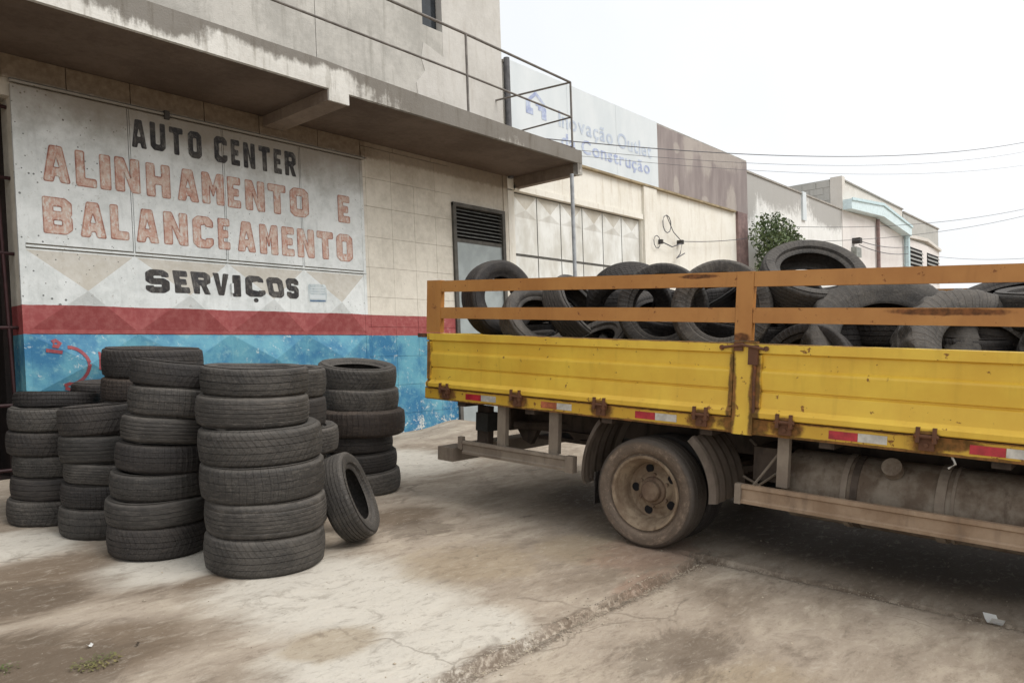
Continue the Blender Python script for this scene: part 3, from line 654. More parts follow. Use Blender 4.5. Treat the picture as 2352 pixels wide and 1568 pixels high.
# sticker with a stripe, right of the last word
def on_gate(name, loops, mat, dy=.002):
    bm = bmesh.new(); flat_poly(bm, loops, lambda a, b: (a, 0, b)); conform(bm, surf, dy); return bm_link(name, bm, mat, G_)
on_gate('sticker', [[(5.085, 2.155), (5.10, 2.14), (5.28, 2.14), (5.295, 2.155), (5.295, 2.33), (5.28, 2.345), (5.10, 2.345), (5.085, 2.33)]], 'ink_sticker', .002)
on_gate('sticker_print', [[(5.10, 2.148), (5.28, 2.148), (5.28, 2.166), (5.10, 2.166)]], 'ink_sticker_blue', .003)
for zz_ in (2.30, 2.27, 2.245): on_gate('sticker_print', [[(5.11, zz_), (5.27, zz_), (5.27, zz_+.01), (5.11, zz_+.01)]], 'sign_white', .003)
on_gate('sticker_print', [[(5.10, 2.18), (5.28, 2.18), (5.28, 2.225), (5.10, 2.225)]], 'sign_white', .003)
# red graffiti strokes on the blue sheets
def stroke(pts, wd, mat='ink_red'):
    bm = bmesh.new(); P_ = [Vector(q) for q in pts]; L_, Rr = [], []
    for i, q in enumerate(P_):
        d = (P_[min(i+1, len(P_)-1)]-P_[max(i-1, 0)]).normalized(); n_ = Vector((-d.y, d.x))*wd*.5
        for s_, S_ in ((1, L_), (-1, Rr)):
            u = q+n_*s_; S_.append(bm.verts.new(gl(u.x, surf(u.x, u.y)-.005, u.y)))
    for i in range(len(P_)-1): bm.faces.new((L_[i], L_[i+1], Rr[i+1], Rr[i]))
    bm_link('graffiti', bm, mat, G_)
stroke([(2.555+.155*math.sin(a)*1.0, 1.49+.165*math.cos(a)) for a in [k*PI/14 for k in range(0, 14)]], .03)
stroke([(2.39, 1.63), (2.44, 1.622), (2.51, 1.61)], .03); stroke([(2.44, 1.70), (2.47, 1.715), (2.50, 1.69), (2.475, 1.66), (2.44, 1.67)], .034)
stroke([(2.52, 1.32), (2.56, 1.335), (2.61, 1.325), (2.62, 1.30), (2.57, 1.285), (2.53, 1.30)], .03)
stroke([(2.808, 1.61), (2.806, 1.54), (2.80, 1.46), (2.84, 1.445), (2.91, 1.415)], .022)

# ------------------------------------------------------------------ neighbour with the white sign band
def building(name, x0, label):
    return empty(name, (x0, WY, .54), label, 'building')
def nb(e, name, b, mat, bev=0):
    l = e.location
    return boxo(name, (b[0]-l.x, b[1]-l.x, b[2]-l.y, b[3]-l.y, b[4]-l.z, b[5]-l.z), mat, e, bev)
N1 = building('shop_building', 8.75, 'cream shop front with a wide faded white sign band above a white metal gate')
bm = bmesh.new()
for q in ((8.66, 8.80, WY, WY+.3, .2, 3.93), (12.47, 17.2, WY, WY+.3, .2, 4.585), (8.66, 12.47, WY, WY+.3, 3.95, 4.585), (8.66, 17.2, WY+.02, WY+.3, 4.585, 5.80)):
    box(bm, q[0]-8.75, q[1]-8.75, q[2]-WY, q[3]-WY, q[4]-.54, q[5]-.54)
w1 = bm_link('wall', bm, 'cream_wall', N1)
nb(N1, 'pilaster', (12.50, 12.98, WY-.05, WY, .3, 4.56), 'cream_wall')
nb(N1, 'lintel', (8.80, 12.49, WY-.03, WY+.1, 3.94, 4.03), 'cream_wall')
nb(N1, 'ledge', (8.9, 16.5, WY-.07, WY, 4.565, 4.60), 'ledge')
nb(N1, 'brown_pillar', (16.62, 17.14, WY-.06, WY, .3, 4.60), 'rust_pipe')
nb(N1, 'coping', (8.66, 17.22, WY-.03, WY+.35, 5.80, 5.845), 'coping')
sg = empty('sign_band', (0, 0, 0), parent=N1)
for a, b in ((8.72, 10.14), (10.145, 11.59), (11.595, 13.04)): nb(N1, 'sign_panel', (a, b, WY-.06, WY+.015, 4.60, 5.835), 'sign_white').parent = sg
nb(N1, 'painted_band', (13.045, 17.17, WY-.055, WY+.015, 4.60, 5.80), 'brown_band').parent = sg
# lettering on the band (faded)
def text_word(txt, x0, x1, z0, z1, mat, parent, off, y_):
    """each character is its own mesh, set one after another between x0 and x1"""
    chars = []
    tot = 0
    for ch in txt:
        if ch == ' ': chars.append((None, .28)); tot += .28; continue
        cu = bpy.data.curves.new('letter', 'FONT'); cu.body = ch; cu.size = 1; cu.offset = .018; cu.resolution_u = 3; cu.extrude = .0
        ob = bpy.data.objects.new('letter', cu); COL.objects.link(ob)
        dg = bpy.context.evaluated_depsgraph_get(); me_ = bpy.data.meshes.new_from_object(ob.evaluated_get(dg))
        bpy.data.objects.remove(ob)
        xs_ = [v.co.x for v in me_.vertices]; mn, mxx = min(xs_), max(xs_); chars.append((me_, mxx-mn, mn)); tot += (mxx-mn)+.09
    k = (x1-x0)/tot; x = x0; kz = (z1-z0)/.72
    for c_ in chars:
        if c_[0] is None: x += c_[1]*k; continue
        me_, wd, mn = c_
        for v in me_.vertices: v.co = Vector((x-off[0]+(v.co.x-mn)*k, y_-off[1], z0-off[2]+v.co.y*kz))
        link('letter', me_, mat, parent); x += (wd+.09)*k
OF = (8.75, WY, .54)
text_word('Inovação Outlet', 9.90, 12.83, 5.11, 5.37, 'sign_ink_pale', sg, OF, WY-.064)
text_word('da Construção', 9.95, 12.76, 4.80, 5.03, 'sign_ink', sg, OF, WY-.064)
bm = bmesh.new()
for lp in ([(9.08, 5.14), (9.25, 5.14), (9.25, 5.24), (9.19, 5.24), (9.19, 5.33), (9.08, 5.33)], [(9.32, 5.36), (9.58, 5.30), (9.58, 5.12), (9.46, 5.12), (9.46, 5.24), (9.38, 5.24), (9.38, 5.3), (9.32, 5.3)], [(9.12, 5.36), (9.33, 5.52), (9.56, 5.36), (9.48, 5.36), (9.33, 5.45), (9.21, 5.36)]):
    flat_poly(bm, [lp], lambda a, b: (a-8.75, -.064, b-.54))
bm_link('logo', bm, 'sign_ink', sg)
# its gate: three rows of pressed sheets
g1 = empty('metal_gate', (8.80-8.75, .06, 0), parent=N1)
gx = [i*3.67/6 for i in range(7)]
gr = [(.0, .75), (.77, 1.55), (1.57, 2.45), (2.47, 3.39)]
m = NM('white_gate', .6); p = m.pos(); n = m.noise(m.scl(p, (1, 1, .5)), 3, 5, .6)
c = m.mix(m.st(n, .35, .65), (.74, .75, .72), (.55, .54, .49))
m.col(m.mix(m.ma('MULTIPLY', m.st(m.sep(m.nrm())[2], .05, .12), m.ma('ADD', m.ma('MULTIPLY', n, .8), .25)), c, (.36, .32, .25))); MAT['white_gate'] = m.m
for a, b in zip(gx, gx[1:]):
    for c, d in gr:
        top = d > 3
        bm = bmesh.new(); a_, b_ = a+.01, b-.01; c1 = d-.36 if top else c+.01
        P5 = [(a_, 0, c1), (b_, 0, c1), (b_, 0, d-.01), (a_, 0, d-.01), ((a_+b_)/2, -.03, (c1+d-.01)/2-(.06 if top else 0))]
        v = [bm.verts.new(q) for q in P5]
        for f in ((0, 1, 4), (1, 2, 4), (2, 3, 4), (3, 0, 4)): bm.faces.new([v[k] for k in f])
        if top:
            e_ = [bm.verts.new(q) for q in ((a_, 0, c+.01), (b_, 0, c+.01))]; bm.faces.new((e_[0], e_[1], v[1], v[0]))
        bm_link('pressed_panel', bm, 'white_gate', g1)
nb(N1, 'gate_frame', (8.80, 12.47, WY+.066, WY+.10, .3, 3.94), 'door_frame').parent = N1
# cable anchors and loops on the wall
bt_ = lambda name, pts, r, mat, e: tubeo(name, [(x-e.location.x, y-e.location.y, z-e.location.z) for x, y, z in pts], r, mat, e, 6)
for x_, z_ in ((13.02, 3.57), (13.85, 3.64)):
    nb(N1, 'insulator', (x_-.035, x_+.035, WY-.12, WY, z_-.04, z_+.04), 'bracket', .015)
bt_('wire_loop', [(13.25+.16*math.sin(k*.62), WY-.1, 3.93+.17*math.cos(k*.62)) for k in range(11)]+[(13.5, WY-.1, 3.8), (13.85, WY-.1, 3.64)], .009, 'cable', N1)
bt_('wire_loop', [(12.85+.12*math.sin(k*.7), WY-.1, 3.55+.12*math.cos(k*.7)) for k in range(10)], .008, 'cable', N1)
bt_('wire_loop', [(13.02, WY-.1, 3.57), (13.4, WY-.12, 3.5), (13.85, WY-.1, 3.62), (13.75, WY-.1, 3.4), (13.6, WY-.1, 3.3), (13.9, WY-.12, 3.42)], .011, 'cable', N1)

# grimy white building
N2 = building('plain_building', 17.2, 'low white-painted building with a mouldy parapet behind the shrub')
nb(N2, 'wall', (17.2, 24.2, WY, WY+.3, .2, 5.60), 'white_grunge')
nb(N2, 'coping', (17.2, 24.2, WY-.03, WY+.32, 5.60, 5.64), 'coping')
nb(N2, 'roof', (17.2, 24.2, WY+.3, 12, 5.2, 5.3), 'coping')
nb(N2, 'white_post', (20.80, 21.06, WY-.05, WY, 4.9, 5.66), 'sign_white')
# far building: block flank, beige front with a pale blue gable trim
N3 = building('gabled_building', 24.2, 'tall beige building with a bare block flank and pale blue gable trim')
nb(N3, 'front_wall', (24.2, 31.4, WY-.02, WY+.3, .2, 5.62), 'pinkish_wall')
nb(N3, 'front_wall', (24.25, 31.4, WY+.02, WY+.3, 5.62, 6.52), 'beige_wall')
R_ = random.Random(5)
fl = nb(N3, 'flank_wall', (24.2, 24.4, WY+.31, 12, .2, 6.58), 'grey_wall')
for i in range(7):
    for j in range(5):
        y0 = WY+.32+j*.42+(i % 2)*.2; z0 = 5.15+i*.2
        o = boxo('concrete_block', (24.185-24.2, .0, y0+.008-WY, y0+.412-WY, z0+.008-.54, z0+.192-.54), 'grey_wall', N3, 0); o.parent = fl
nb(N3, 'corner_pier', (24.17, 24.45, WY-.04, WY+.31, 5.6, 6.62), 'beige_wall')
nb(N3, 'coping', (24.2, 31.4, WY-.03, WY+.35, 6.52, 6.56), 'coping')
gp = [(24.2, 5.60), (27.7, 5.78), (31.4, 5.50), (31.4, 5.86), (27.6, 6.17), (24.2, 5.90)]
bm = bmesh.new(); prism(bm, [(a-24.2, b-.54) for a, b in gp], 'y', -.30, -.02); bm_link('gable_panel', bm, 'cyan_light', N3)
bm = bmesh.new(); prism(bm, [(a-24.2, b-.54) for a, b in ((24.2, 5.85), (27.6, 6.12), (31.42, 5.80), (31.42, 5.88), (27.6, 6.21), (24.2, 5.93))], 'y', -.34, -.30); bm_link('gable_trim', bm, 'cyan_trim', N3)
bt_('rust_pipe', [(27.7, WY-.1, .6), (27.7, WY-.1, 5.72)], .06, 'rust_pipe', N3); bt_('blue_pipe', [(31.3, WY-.15, .6), (31.3, WY-.15, 5.9)], .10, 'cyan_trim', N3)
nb(N3, 'meter_box', (25.0, 25.5, WY-.18, WY-.02, 4.25, 4.55), 'box_grey', .02); nb(N3, 'bracket', (25.1, 25.35, WY-.25, WY-.02, 4.68, 4.84), 'bracket', .02)
N4 = building('louvred_building', 31.4, 'farthest grey building with dark louvred windows, at the end of the row')
nb(N4, 'wall', (31.45, 37.3, WY, WY+.3, .2, 6.42), 'grey_wall'); nb(N4, 'flank_wall', (37.1, 37.3, WY+.3, 14, .2, 6.42), 'grey_wall')
nb(N4, 'coping', (31.45, 37.35, WY-.04, WY+.35, 6.42, 6.47), 'coping')
bm = bmesh.new(); prism(bm, [(a-31.4, b-.54) for a, b in ((31.45, 5.50), (34.7, 5.64), (37.2, 5.44), (37.2, 5.54), (34.7, 5.76), (31.45, 5.62))], 'y', -.14, 0); bm_link('moulding', bm, 'beige_wall', N4)
nb(N4, 'lower_wall', (31.46, 37.25, WY-.04, WY-.002, .3, 5.5), 'pinkish_wall')
for a, b in ((31.75, 34.1), (34.95, 37.0)):
    wn = empty('window', (a-31.4, -.05, 4.1-.54), parent=N4)
    boxo('recess', (0, b-a, 0, .005, 0, 1.12), 'dark_hole', wn)
    for k in range(7): prismo('slat', [(-.05, k*.16), (-.04, k*.16-.01), (.0, k*.16+.06), (-.01, k*.16+.08)], 'x', 0, b-a, 'louvre', wn)
# backs of the row so nothing is paper thin
nb(N1, 'side_wall', (17.0, 17.2, WY+.3, 12, .2, 5.8), 'grey_wall'); nb(N1, 'roof', (8.7, 17.2, WY+.3, 12, 5.3, 5.4), 'coping')

# ------------------------------------------------------------------ overhead cables
def cable(a, b, sag, label, r=.011):
    a, b = Vector(a), Vector(b); pts = [a.lerp(b, t/24)-Vector((0, 0, sag*4*(t/24)*(1-t/24))) for t in range(25)]
    o = tubeo('overhead_cable', [q-a for q in pts], r, 'cable', None, 6); o.location = a
    tag(o, label, 'cable', 'overhead cables along the street')
cable((8.95, 7.1, 4.70), (29.6, 2.96, 7.83), .40, 'dark overhead cable, uppermost, crossing the white sign and the sky', .008)
cable((8.95, 7.1, 4.58), (29.6, 2.96, 7.53), .40, 'thin overhead cable just beneath the uppermost one', .004)
cable((8.95, 7.1, 4.50), (29.6, 2.96, 7.09), .35, 'faint thin overhead cable crossing the brown band', .0035)
cable((13.85, WY-.12, 3.65), (19.86, 7.2, 4.60), .12, 'cable running from the insulator behind the shrub', .008)
cable((19.86, 7.2, 4.60), (29.5, 2.98, 5.72), .22, 'dark overhead cable rising to the right from the shrub', .007)
cable((19.27, 7.2, 4.15), (29.5, 2.98, 5.52), .22, 'overhead cable rising to the right just beneath its neighbour', .007)
cable((25.2, WY-.2, 4.75), (31.2, WY-.2, 5.1), .10, 'thin service cable between the meter bracket and the blue pipe', .012)
cable((25.2, WY-.2, 4.62), (31.2, WY-.2, 4.85), .12, 'lowest service cable near the meter box', .012)
cable((33.9, 6.9, 4.95), (29.5, 2.98, 4.1), .1, 'faint low cable beyond the farthest building', .007)

PL = empty('utility_pole', (29.75, 2.85, gz(29, 2.85)), 'grey concrete utility pole carrying the overhead cables, right of the photograph', 'pole')
tubeo('pole_shaft', [(0, 0, -.1), (0, 0, 8.4)], .17, 'grey_wall', PL, 14, r2=.10)
for z_ in (7.65, 7.4, 6.95, 5.55, 3.95): boxo('insulator_bracket', (-.24, .05, -.06, .14, z_-.18, z_-.08), 'bracket', PL, .01)

# ------------------------------------------------------------------ shrub in front of the white building
T_ = empty('shrub', (17.12, 6.95, .5), 'green leafy shrub growing against the white wall beside the brown pillar', 'shrub')
R_ = random.Random(21)
bm = bmesh.new(); tube(bm, [(0, 0, 0), (.02, .02, 1.5), (.0, 0, 2.4), (.1, .05, 3.0)], .06, 7, .03)
for k in range(12):
    z0 = R_.uniform(2.0, 2.9); a = R_.uniform(-.6, 2.0); tube(bm, [(.03, 0, z0), (R_.uniform(-.3, .8), R_.uniform(-.3, .1), z0+.4), (R_.uniform(-.4, 1.9), R_.uniform(-.4, .1), z0+R_.uniform(.4, .9))], .018, 5, .006)
bm_link('trunk', bm, 'bark', T_)
bm = bmesh.new()
cl = [(0, 0, 3.85, .5), (.55, 0, 3.95, .5), (1.05, 0, 3.9, .42), (1.5, 0, 3.85, .33), (.1, 0, 3.4, .42), (.6, 0, 3.45, .42), (1.0, 0, 3.3, .28), (.1, 0, 2.95, .3), (.45, 0, 3.0, .3), (1.75, 0, 3.45, .16), (2.0, 0, 3.72, .14), (1.3, 0, 3.5, .22), (.75, 0, 2.8, .16), (-.2, 0, 3.1, .25), (.3, 0, 2.6, .12), (1.35, 0, 3.05, .12)]
for k in range(3400):
    c_ = R_.choices(cl, [q[3]**2 for q in cl])[0]
    d = Vector((R_.gauss(0, 1), R_.gauss(0, 1), R_.gauss(0, 1))).normalized()*c_[3]*(R_.random()**.45)*1.08
    p_ = Vector((c_[0]*1.12, c_[1], c_[2]-.28))+Vector((d.x*1.1, d.y*.7-.1, d.z*.92)); p_.y = min(p_.y, .32)
    n_ = Vector((R_.gauss(0, 1), R_.gauss(0, 1), R_.gauss(0, 1)+.6)).normalized(); u = n_.orthogonal().normalized(); v_ = n_.cross(u)
    a = R_.random()*6.28; u, v_ = u*math.cos(a)+v_*math.sin(a), v_*math.cos(a)-u*math.sin(a)
    L_ = R_.uniform(.035, .065); bm.faces.new([bm.verts.new(p_+q) for q in (-u*L_, v_*L_*.45, u*L_, -v_*L_*.45)])
bm_link('crown', bm, 'leaf', T_)

# ------------------------------------------------------------------ tyres
def tyre_mesh(r, w, hole, seed, lug=False, seg=56, squash=.0):
    """axis = local z, centred"""
    R2 = random.Random(seed); h = w/2; n0 = seed*3.7
    prof = []; rs = r-hole
    gn = R2.choice((3, 4, 4, 5, 6)); gw = R2.uniform(.0016, .0035); gd = R2.uniform(.002, .006); tw = h*R2.uniform(.66, .74); wv = R2.uniform(.2, 1.0)
    # outer profile from the lower bead outwards, over the tread, to the upper bead, then the inner cavity
    side = [(hole, h*.60), (hole+.010, h*.70), (hole+.028, h*.72), (hole+rs*.30, h*.90), (hole+rs*.55, h*1.0), (hole+rs*.78, h*.985), (r-.030, h*.94), (r-.016, h*.885), (r-.008, h*.815)]
    for a, z in side: prof.append((a, -z))
    for i in range(gn):
        zc = -tw+2*tw*(i+.5)/gn
        zz = -tw+2*tw*i/gn
        crown = lambda z: r-.006*(z/tw)**2
        prof += [(crown(zz+.002)+.0, zz+.001), (crown(zc-gw), zc-gw), (r-gd-.003, zc-gw*.5), (r-gd-.003, zc+gw*.5), (crown(zc+gw), zc+gw)]
    prof.append((r-.006, tw))
    for a, z in side[::-1]: prof.append((a, z))
    prof += [(hole+.012, h*.52), (hole+rs*.4, h*.80), (r-.03, h*.70), (r-.022, 0), (r-.03, -h*.70), (hole+rs*.4, -h*.80), (hole+.012, -h*.52)]
    vs, fs = [], []; P_ = len(prof)
    for s_ in range(seg):
        a = 2*PI*s_/seg; ca, sa = math.cos(a), math.sin(a)
        e = 1+squash*math.cos(2*a+seed)+.005*noise.noise((ca*1.5, sa*1.5, n0))
        dz = wv*.009*noise.noise((ca*1.2, sa*1.2, n0+9))+wv*.003*math.cos(a*2+seed)
        for (q, z) in prof:
            qq = q*e
            if lug and q > r-.03 and abs(z) > h*.18: qq = qq-(.016 if (s_ % 4) < 2 else 0) if (z > 0) else qq-(.016 if ((s_+2) % 4) < 2 else 0)
            vs.append((qq*ca, qq*sa, z+dz))
    for s_ in range(seg):
        t_ = (s_+1) % seg
        for k in range(P_):
            k2 = (k+1) % P_; fs.append((s_*P_+k, t_*P_+k, t_*P_+k2, s_*P_+k2))
    me_ = bpy.data.meshes.new('tyre'); me_.from_pydata(vs, [], fs)
    for pl in me_.polygons: pl.use_smooth = True
    bm = bmesh.new(); bm.from_mesh(me_); bmesh.ops.recalc_face_normals(bm, faces=bm.faces)
    for e_ in bm.edges:
        if e_.is_manifold and e_.calc_face_angle(0) > .8: e_.smooth = False
    bm.to_mesh(me_); bm.free()
    return me_
def tyre(loc, axis, r, w, mat, label, group=None, hole=None, seed=1, lug=False, squash=.006):
    hole = hole or r*(.60+.08*((seed*37) % 10)/10)
    o = link('tyre', tyre_mesh(r, w, hole, seed, lug, 96 if lug else 56, squash), mat)
    ax = Vector(axis).normalized(); o.rotation_mode = 'QUATERNION'
    q = ax.to_track_quat('Z', 'Y'); q = q @ Matrix.Rotation(seed*1.7, 3, 'Z').to_quaternion()
    o.rotation_quaternion = q; o.location = loc
    tag(o, label, 'tyre', group); return o

ORD = ['bottom tyre', 'second tyre up', 'third tyre up', 'fourth tyre up', 'fifth tyre up', 'sixth tyre up', 'top tyre']
up0 = (0, -math.sin(SL), math.cos(SL))
def stack(desc, group, items, mats, tilts=None, seed=0, fill=None):
    n = len(items)
    for i, (x, y, r, z0, z1) in enumerate(items):
        t = (tilts or {}).get(i, (0, 0)); ax = (up0[0]+t[0], up0[1]+t[1], up0[2])
        w_ = (z1-z0)
        nm = ORD[i] if i < n-1 else 'top tyre'
        if n == 1: nm = 'single tyre'
        tyre((x, y, (z0+z1)/2), ax, r, w_*1.03, mats[i % len(mats)], '%s of the %s' % (('worn dark ' + nm), desc), group, seed=seed+i*3+1)
def zs(z0, ws):
    out_ = []
    for w_ in ws: out_.append((z0, z0+w_)); z0 += w_
    return out_
def mk(xyr, z0, ws): return [(x, y, r, a, b) for (x, y, r), (a, b) in zip(xyr, zs(z0, ws))]
GRP = 'used tyres stacked on the forecourt'
stack('leftmost stack beside the dark grille', GRP, mk([(1.905, 5.84, .275), (1.93, 5.83, .275), (1.94, 5.825, .268), (1.92, 5.83, .275), (1.935, 5.82, .275)], .425, (.168, .150, .145, .160, .155)), ['rubber', 'rubber_dark'], {4: (0, .02)}, 10)
tyre((1.985, 5.90, 1.235), (.07, .03, 1), .265, .115, 'rubber_dark', 'thin tilted tyre lying on top of the leftmost stack', GRP, seed=19)
stack('second stack from the left', GRP, mk([(2.035, 5.275, .278), (2.045, 5.265, .272), (2.06, 5.26, .266), (2.05, 5.275, .274), (2.055, 5.27, .276)], .385, (.190, .148, .133, .172, .185)), ['rubber', 'rubber_dark', 'rubber'], {4: (-.05, .10), 3: (-.02, .04)}, 30)
stack('leaning stack, third from the left', GRP, mk([(2.085, 4.645, .288), (2.092, 4.642, .298), (2.11, 4.63, .284), (2.137, 4.607, .284), (2.161, 4.585, .280), (2.196, 4.552, .278), (2.20, 4.555, .262)], .338, (.187, .150, .155, .163, .150, .170, .150)), ['rubber_dark', 'rubber', 'rubber'], {4: (.08, 0), 5: (.10, 0), 6: (.12, -.01), 3: (.04, 0), 1: (-.02, 0)}, 50)
stack('nearest stack, wide and straight', GRP, mk([(2.386, 3.962, .336), (2.40, 3.957, .339), (2.397, 3.97, .350), (2.398, 3.979, .346), (2.377, 4.013, .313), (2.393, 4.002, .300)], .290, (.207, .196, .202, .198, .172, .160)), ['rubber'], {1: (-.03, 0), 2: (-.04, 0), 3: (-.05, 0), 0: (-.01, 0)}, 70)
stack('tall back stack behind the leaning one', GRP, mk([(2.47, 5.50, .32)]*5+[(2.463, 5.505, .322), (2.483, 5.489, .333)], .40, (.165, .165, .165, .165, .165, .157, .200)), ['rubber_dark', 'rubber_brown'], {}, 90)
stack('stack half hidden behind the nearest one', GRP, mk([(2.95, 4.62, .285)]*3+[(3.03, 4.60, .30), (2.955, 4.60, .285), (2.965, 4.60, .285)], .345, (.165, .165, .16, .18, .20, .20)), ['rubber_dark', 'rubber'], {}, 110)
stack('rightmost stack in front of the blue wall', GRP, mk([(3.995, 5.103, .317), (3.988, 5.12, .312), (3.978, 5.138, .305), (4.006, 5.113, .375), (4.012, 5.116, .325), (4.008, 5.13, .325)], .372, (.180, .156, .139, .205, .185, .185)), ['rubber', 'rubber_dark', 'rubber_dark', 'rubber_brown', 'rubber'], {5: (-.04, -.11), 4: (-.02, -.05), 0: (-.06, 0), 1: (-.05, 0)}, 130)
stack('low back stack near the dark grille', GRP, mk([(2.557, 6.36, .31)]*5, .465, (.18, .18, .18, .175, .165)), ['rubber_dark'], {}, 150)
tyre((2.965, 3.93, .30+.275), (.62, -.80, .38), .283, .18, 'rubber', 'single tyre standing on edge, leaning between two stacks', None, seed=171, hole=.168)

# ------------------------------------------------------------------ the truck
TR = empty('flatbed_truck', (0, 0, 0), 'yellow stake-bed truck loaded with used tyres, rear towards the workshop', 'truck')
td = Vector((-0.00684372, 0.99733808, 0.07259419)); xo = Vector((9.99976581e-01, 6.82566759e-03, 4.96814310e-04)); nn_ = xo.cross(td)
Mt = Matrix((xo, td, nn_)).transposed().to_4x4(); Mt.translation = Vector((4.14260444, 2.49430653, 0.18155106)); TR.matrix_world = Mt
TRM = Mt
def tb(name, b, mat, parent=TR, bev=.003): return boxo(name, b, mat, parent, bev)
YF = -3.05; XW = 2.14
# floor and skirts
tb('bed_floor', (.03, XW-.03, YF, 1.975, .83, .895), 'dusty_steel')
for sx in (0, 1):
    x0, x1 = (0, .028) if sx == 0 else (XW-.028, XW)
    tb('side_skirt', (x0, x1, YF, 1.998, .804, .892), 'yellow_skirt')
PRO = [(-.018, .900), (-.028, .906), (-.030, .932), (-.004, .958), (0.0, 1.044), (.010, 1.050), (.010, 1.056), (-.002, 1.062), (-.012, 1.155), (-.010, 1.166), (.008, 1.178), (.002, 1.255), (.006, 1.264), (-.018, 1.266), (-.020, 1.316), (.035, 1.320), (.035, .900)]
def dropside(y0, y1, mirror=False):
    pr_ = PRO if not mirror else [(XW-x, z) for x, z in PRO][::-1]
    o = prismo('dropside_panel', pr_, 'y', y0, y1, 'yellow', TR)
    sgn = (lambda x: XW-x) if mirror else (lambda x: x)
    for a, b in ((y1-.035, y1-.001), (y0+.001, y0+.022)):
        xs_ = sorted((sgn(-.010), sgn(.003)))
        boxo('edge_stile', (xs_[0]-.006, xs_[1]-.001, a, b, .960, 1.255), 'yellow', o, .003)
    return o
for mir in (False, True):
    dropside(-.542, 1.978, mir); dropside(YF, -.672, mir)
# posts, rails
for sx in (0, 1):
    X = (lambda a, b: (a, b)) if sx == 0 else (lambda a, b: (XW-b, XW-a))
    a, b = X(-.016, .040); tb('yellow_post', (a, b, -.668, -.546, .800, 1.330), 'yellow')
    a, b = X(-.006, .036); tb('stake_post', (a, b, -.638, -.538, 1.334, 1.722), 'orange')
    tb('stake_post', (a, b, 1.846, 1.998, 1.324, 1.726), 'orange'); tb('stake_post', (a, b, YF, YF+.09, 1.324, 1.722), 'orange')
    a, b = X(-.003, .030)
    for z0, z1 in ((1.637, 1.721), (1.434, 1.519)):
        tb('stake_rail', (a, b, -.536, 1.844, z0, z1), 'orange', bev=.004); tb('stake_rail', (a, b, YF+.092, -.640, z0, z1), 'orange', bev=.004)
    # latch gear at the middle post
    a, b = X(-.034, -.012)
    tb('latch', (a, b, -.69, -.635, 1.20, 1.31), 'rust', bev=.006); tb('latch', (a, b, -.60, -.55, 1.275, 1.325), 'rust', bev=.006)
    for y_ in (-.735, -.475): tubeo('latch_pin', [(a, y_, 1.292), (b+.02, y_, 1.292)], .014, 'rust', TR, 8)
    tubeo('latch_rod', [(a, -.725, 1.29), (a-.004, -.60, 1.31), (a, -.48, 1.292)], .009, 'rust', TR, 6)
    tubeo('latch_rod', [(a+.01, -.675, 1.24), (a+.008, -.672, 1.1), (a+.01, -.676, .93)], .009, 'rust', TR, 6)
    for y_ in HING:
        h_ = empty('hinge', (0 if sx == 0 else XW, y_, 0), parent=TR); s_ = 1 if sx == 0 else -1
        def hb(nm, b_): 
            xs_ = sorted((b_[0]*s_, b_[1]*s_)); return boxo(nm, (xs_[0], xs_[1], *b_[2:]), 'rust', h_, .004)
        hb('hinge_plate', (-.016, -.001, -.034, .034, .822, .885)); hb('hinge_knuckle', (-.042, -.005, -.046, -.028, .862, .938)); hb('hinge_knuckle', (-.042, -.005, .028, .046, .862, .938))
        tubeo('hinge_pin', [(-.030*s_, -.055, .893), (-.030*s_, .055, .893)], .010, 'rust', h_, 8)
        tubeo('bolt', [(-.026*s_, 0, .85), (-.012*s_, 0, .85)], .011, 'rust', h_, 8)
# tailgate and headboard
tg = prismo('tailgate', [(y+1.975 if False else 1.962+q*.0, 0) for q, y in ()] or [(1.944, .900), (1.984, .900), (1.992, .93), (1.972, .96), (1.976, 1.16), (1.984, 1.17), (1.974, 1.25), (1.992, 1.27), (1.992, 1.316), (1.944, 1.318)], 'x', .04, XW-.04, 'yellow', TR)
tb('headboard', (.0, XW, YF-.045, YF-.003, .83, 1.95), 'yellow')
tb('corner_latch', (-.05, .02, 1.995, 2.05, 1.285, 1.315), 'rust'); tb('rear_sill', (0, XW, 2.0, 2.012, .806, .894), 'yellow_skirt')
# reflector strips
for y0, y1, y2, mt in ((1.568, 1.413, 1.267, 'refl_red'), (.849, .714, .590, 'refl_faded'), (.098, -.044, -.19, 'refl_red'), (-1.084, -1.23, -1.371, 'refl_red'), (-1.735, -1.882, -2.03, 'refl_red'), (-2.4, -2.54, -2.68, 'refl_red')):
    for xa, xb in ((-.0035, -.0005), (XW+.0005, XW+.0035)):
        tb('reflector', (xa, xb, y1+.001, y0, .828, .872), mt, bev=0); tb('reflector', (xa, xb, y2, y1-.001, .828, .872), 'refl_white', bev=0)
# chassis
for x_ in (.66, 1.42): tb('chassis_rail', (x_, x_+.07, -5.2, 1.72, .58, .78), 'chassis_dark')
for y_ in (1.62, .95, .3, -.4, -1.1, -1.9, -2.7): tb('cross_bearer', (.05, XW-.05, y_, y_+.08, .765, .828), 'chassis_dark')
tb('rear_crossmember', (.45, 1.75, 1.50, 1.60, .56, .74), 'chassis_dark')
for x_ in (.60, 1.46):
    for k in range(5):
        L_ = .78-.12*k; bm = bmesh.new()
        pts = [(y_, .47-.012*k+.14*(abs(y_-.02)/.8)**2) for y_ in [(-L_+2*L_*i/12)+.02 for i in range(13)]]
        prof = pts+[(a, b-.010) for a, b in pts[::-1]]; prism(bm, prof, 'x', x_, x_+.07); bm_link('leaf_spring', bm, 'chassis_dark', TR)
tubeo('axle', [(.2, .03, .353), (XW-.2, .03, .353)], .07, 'chassis_dark', TR, 12)
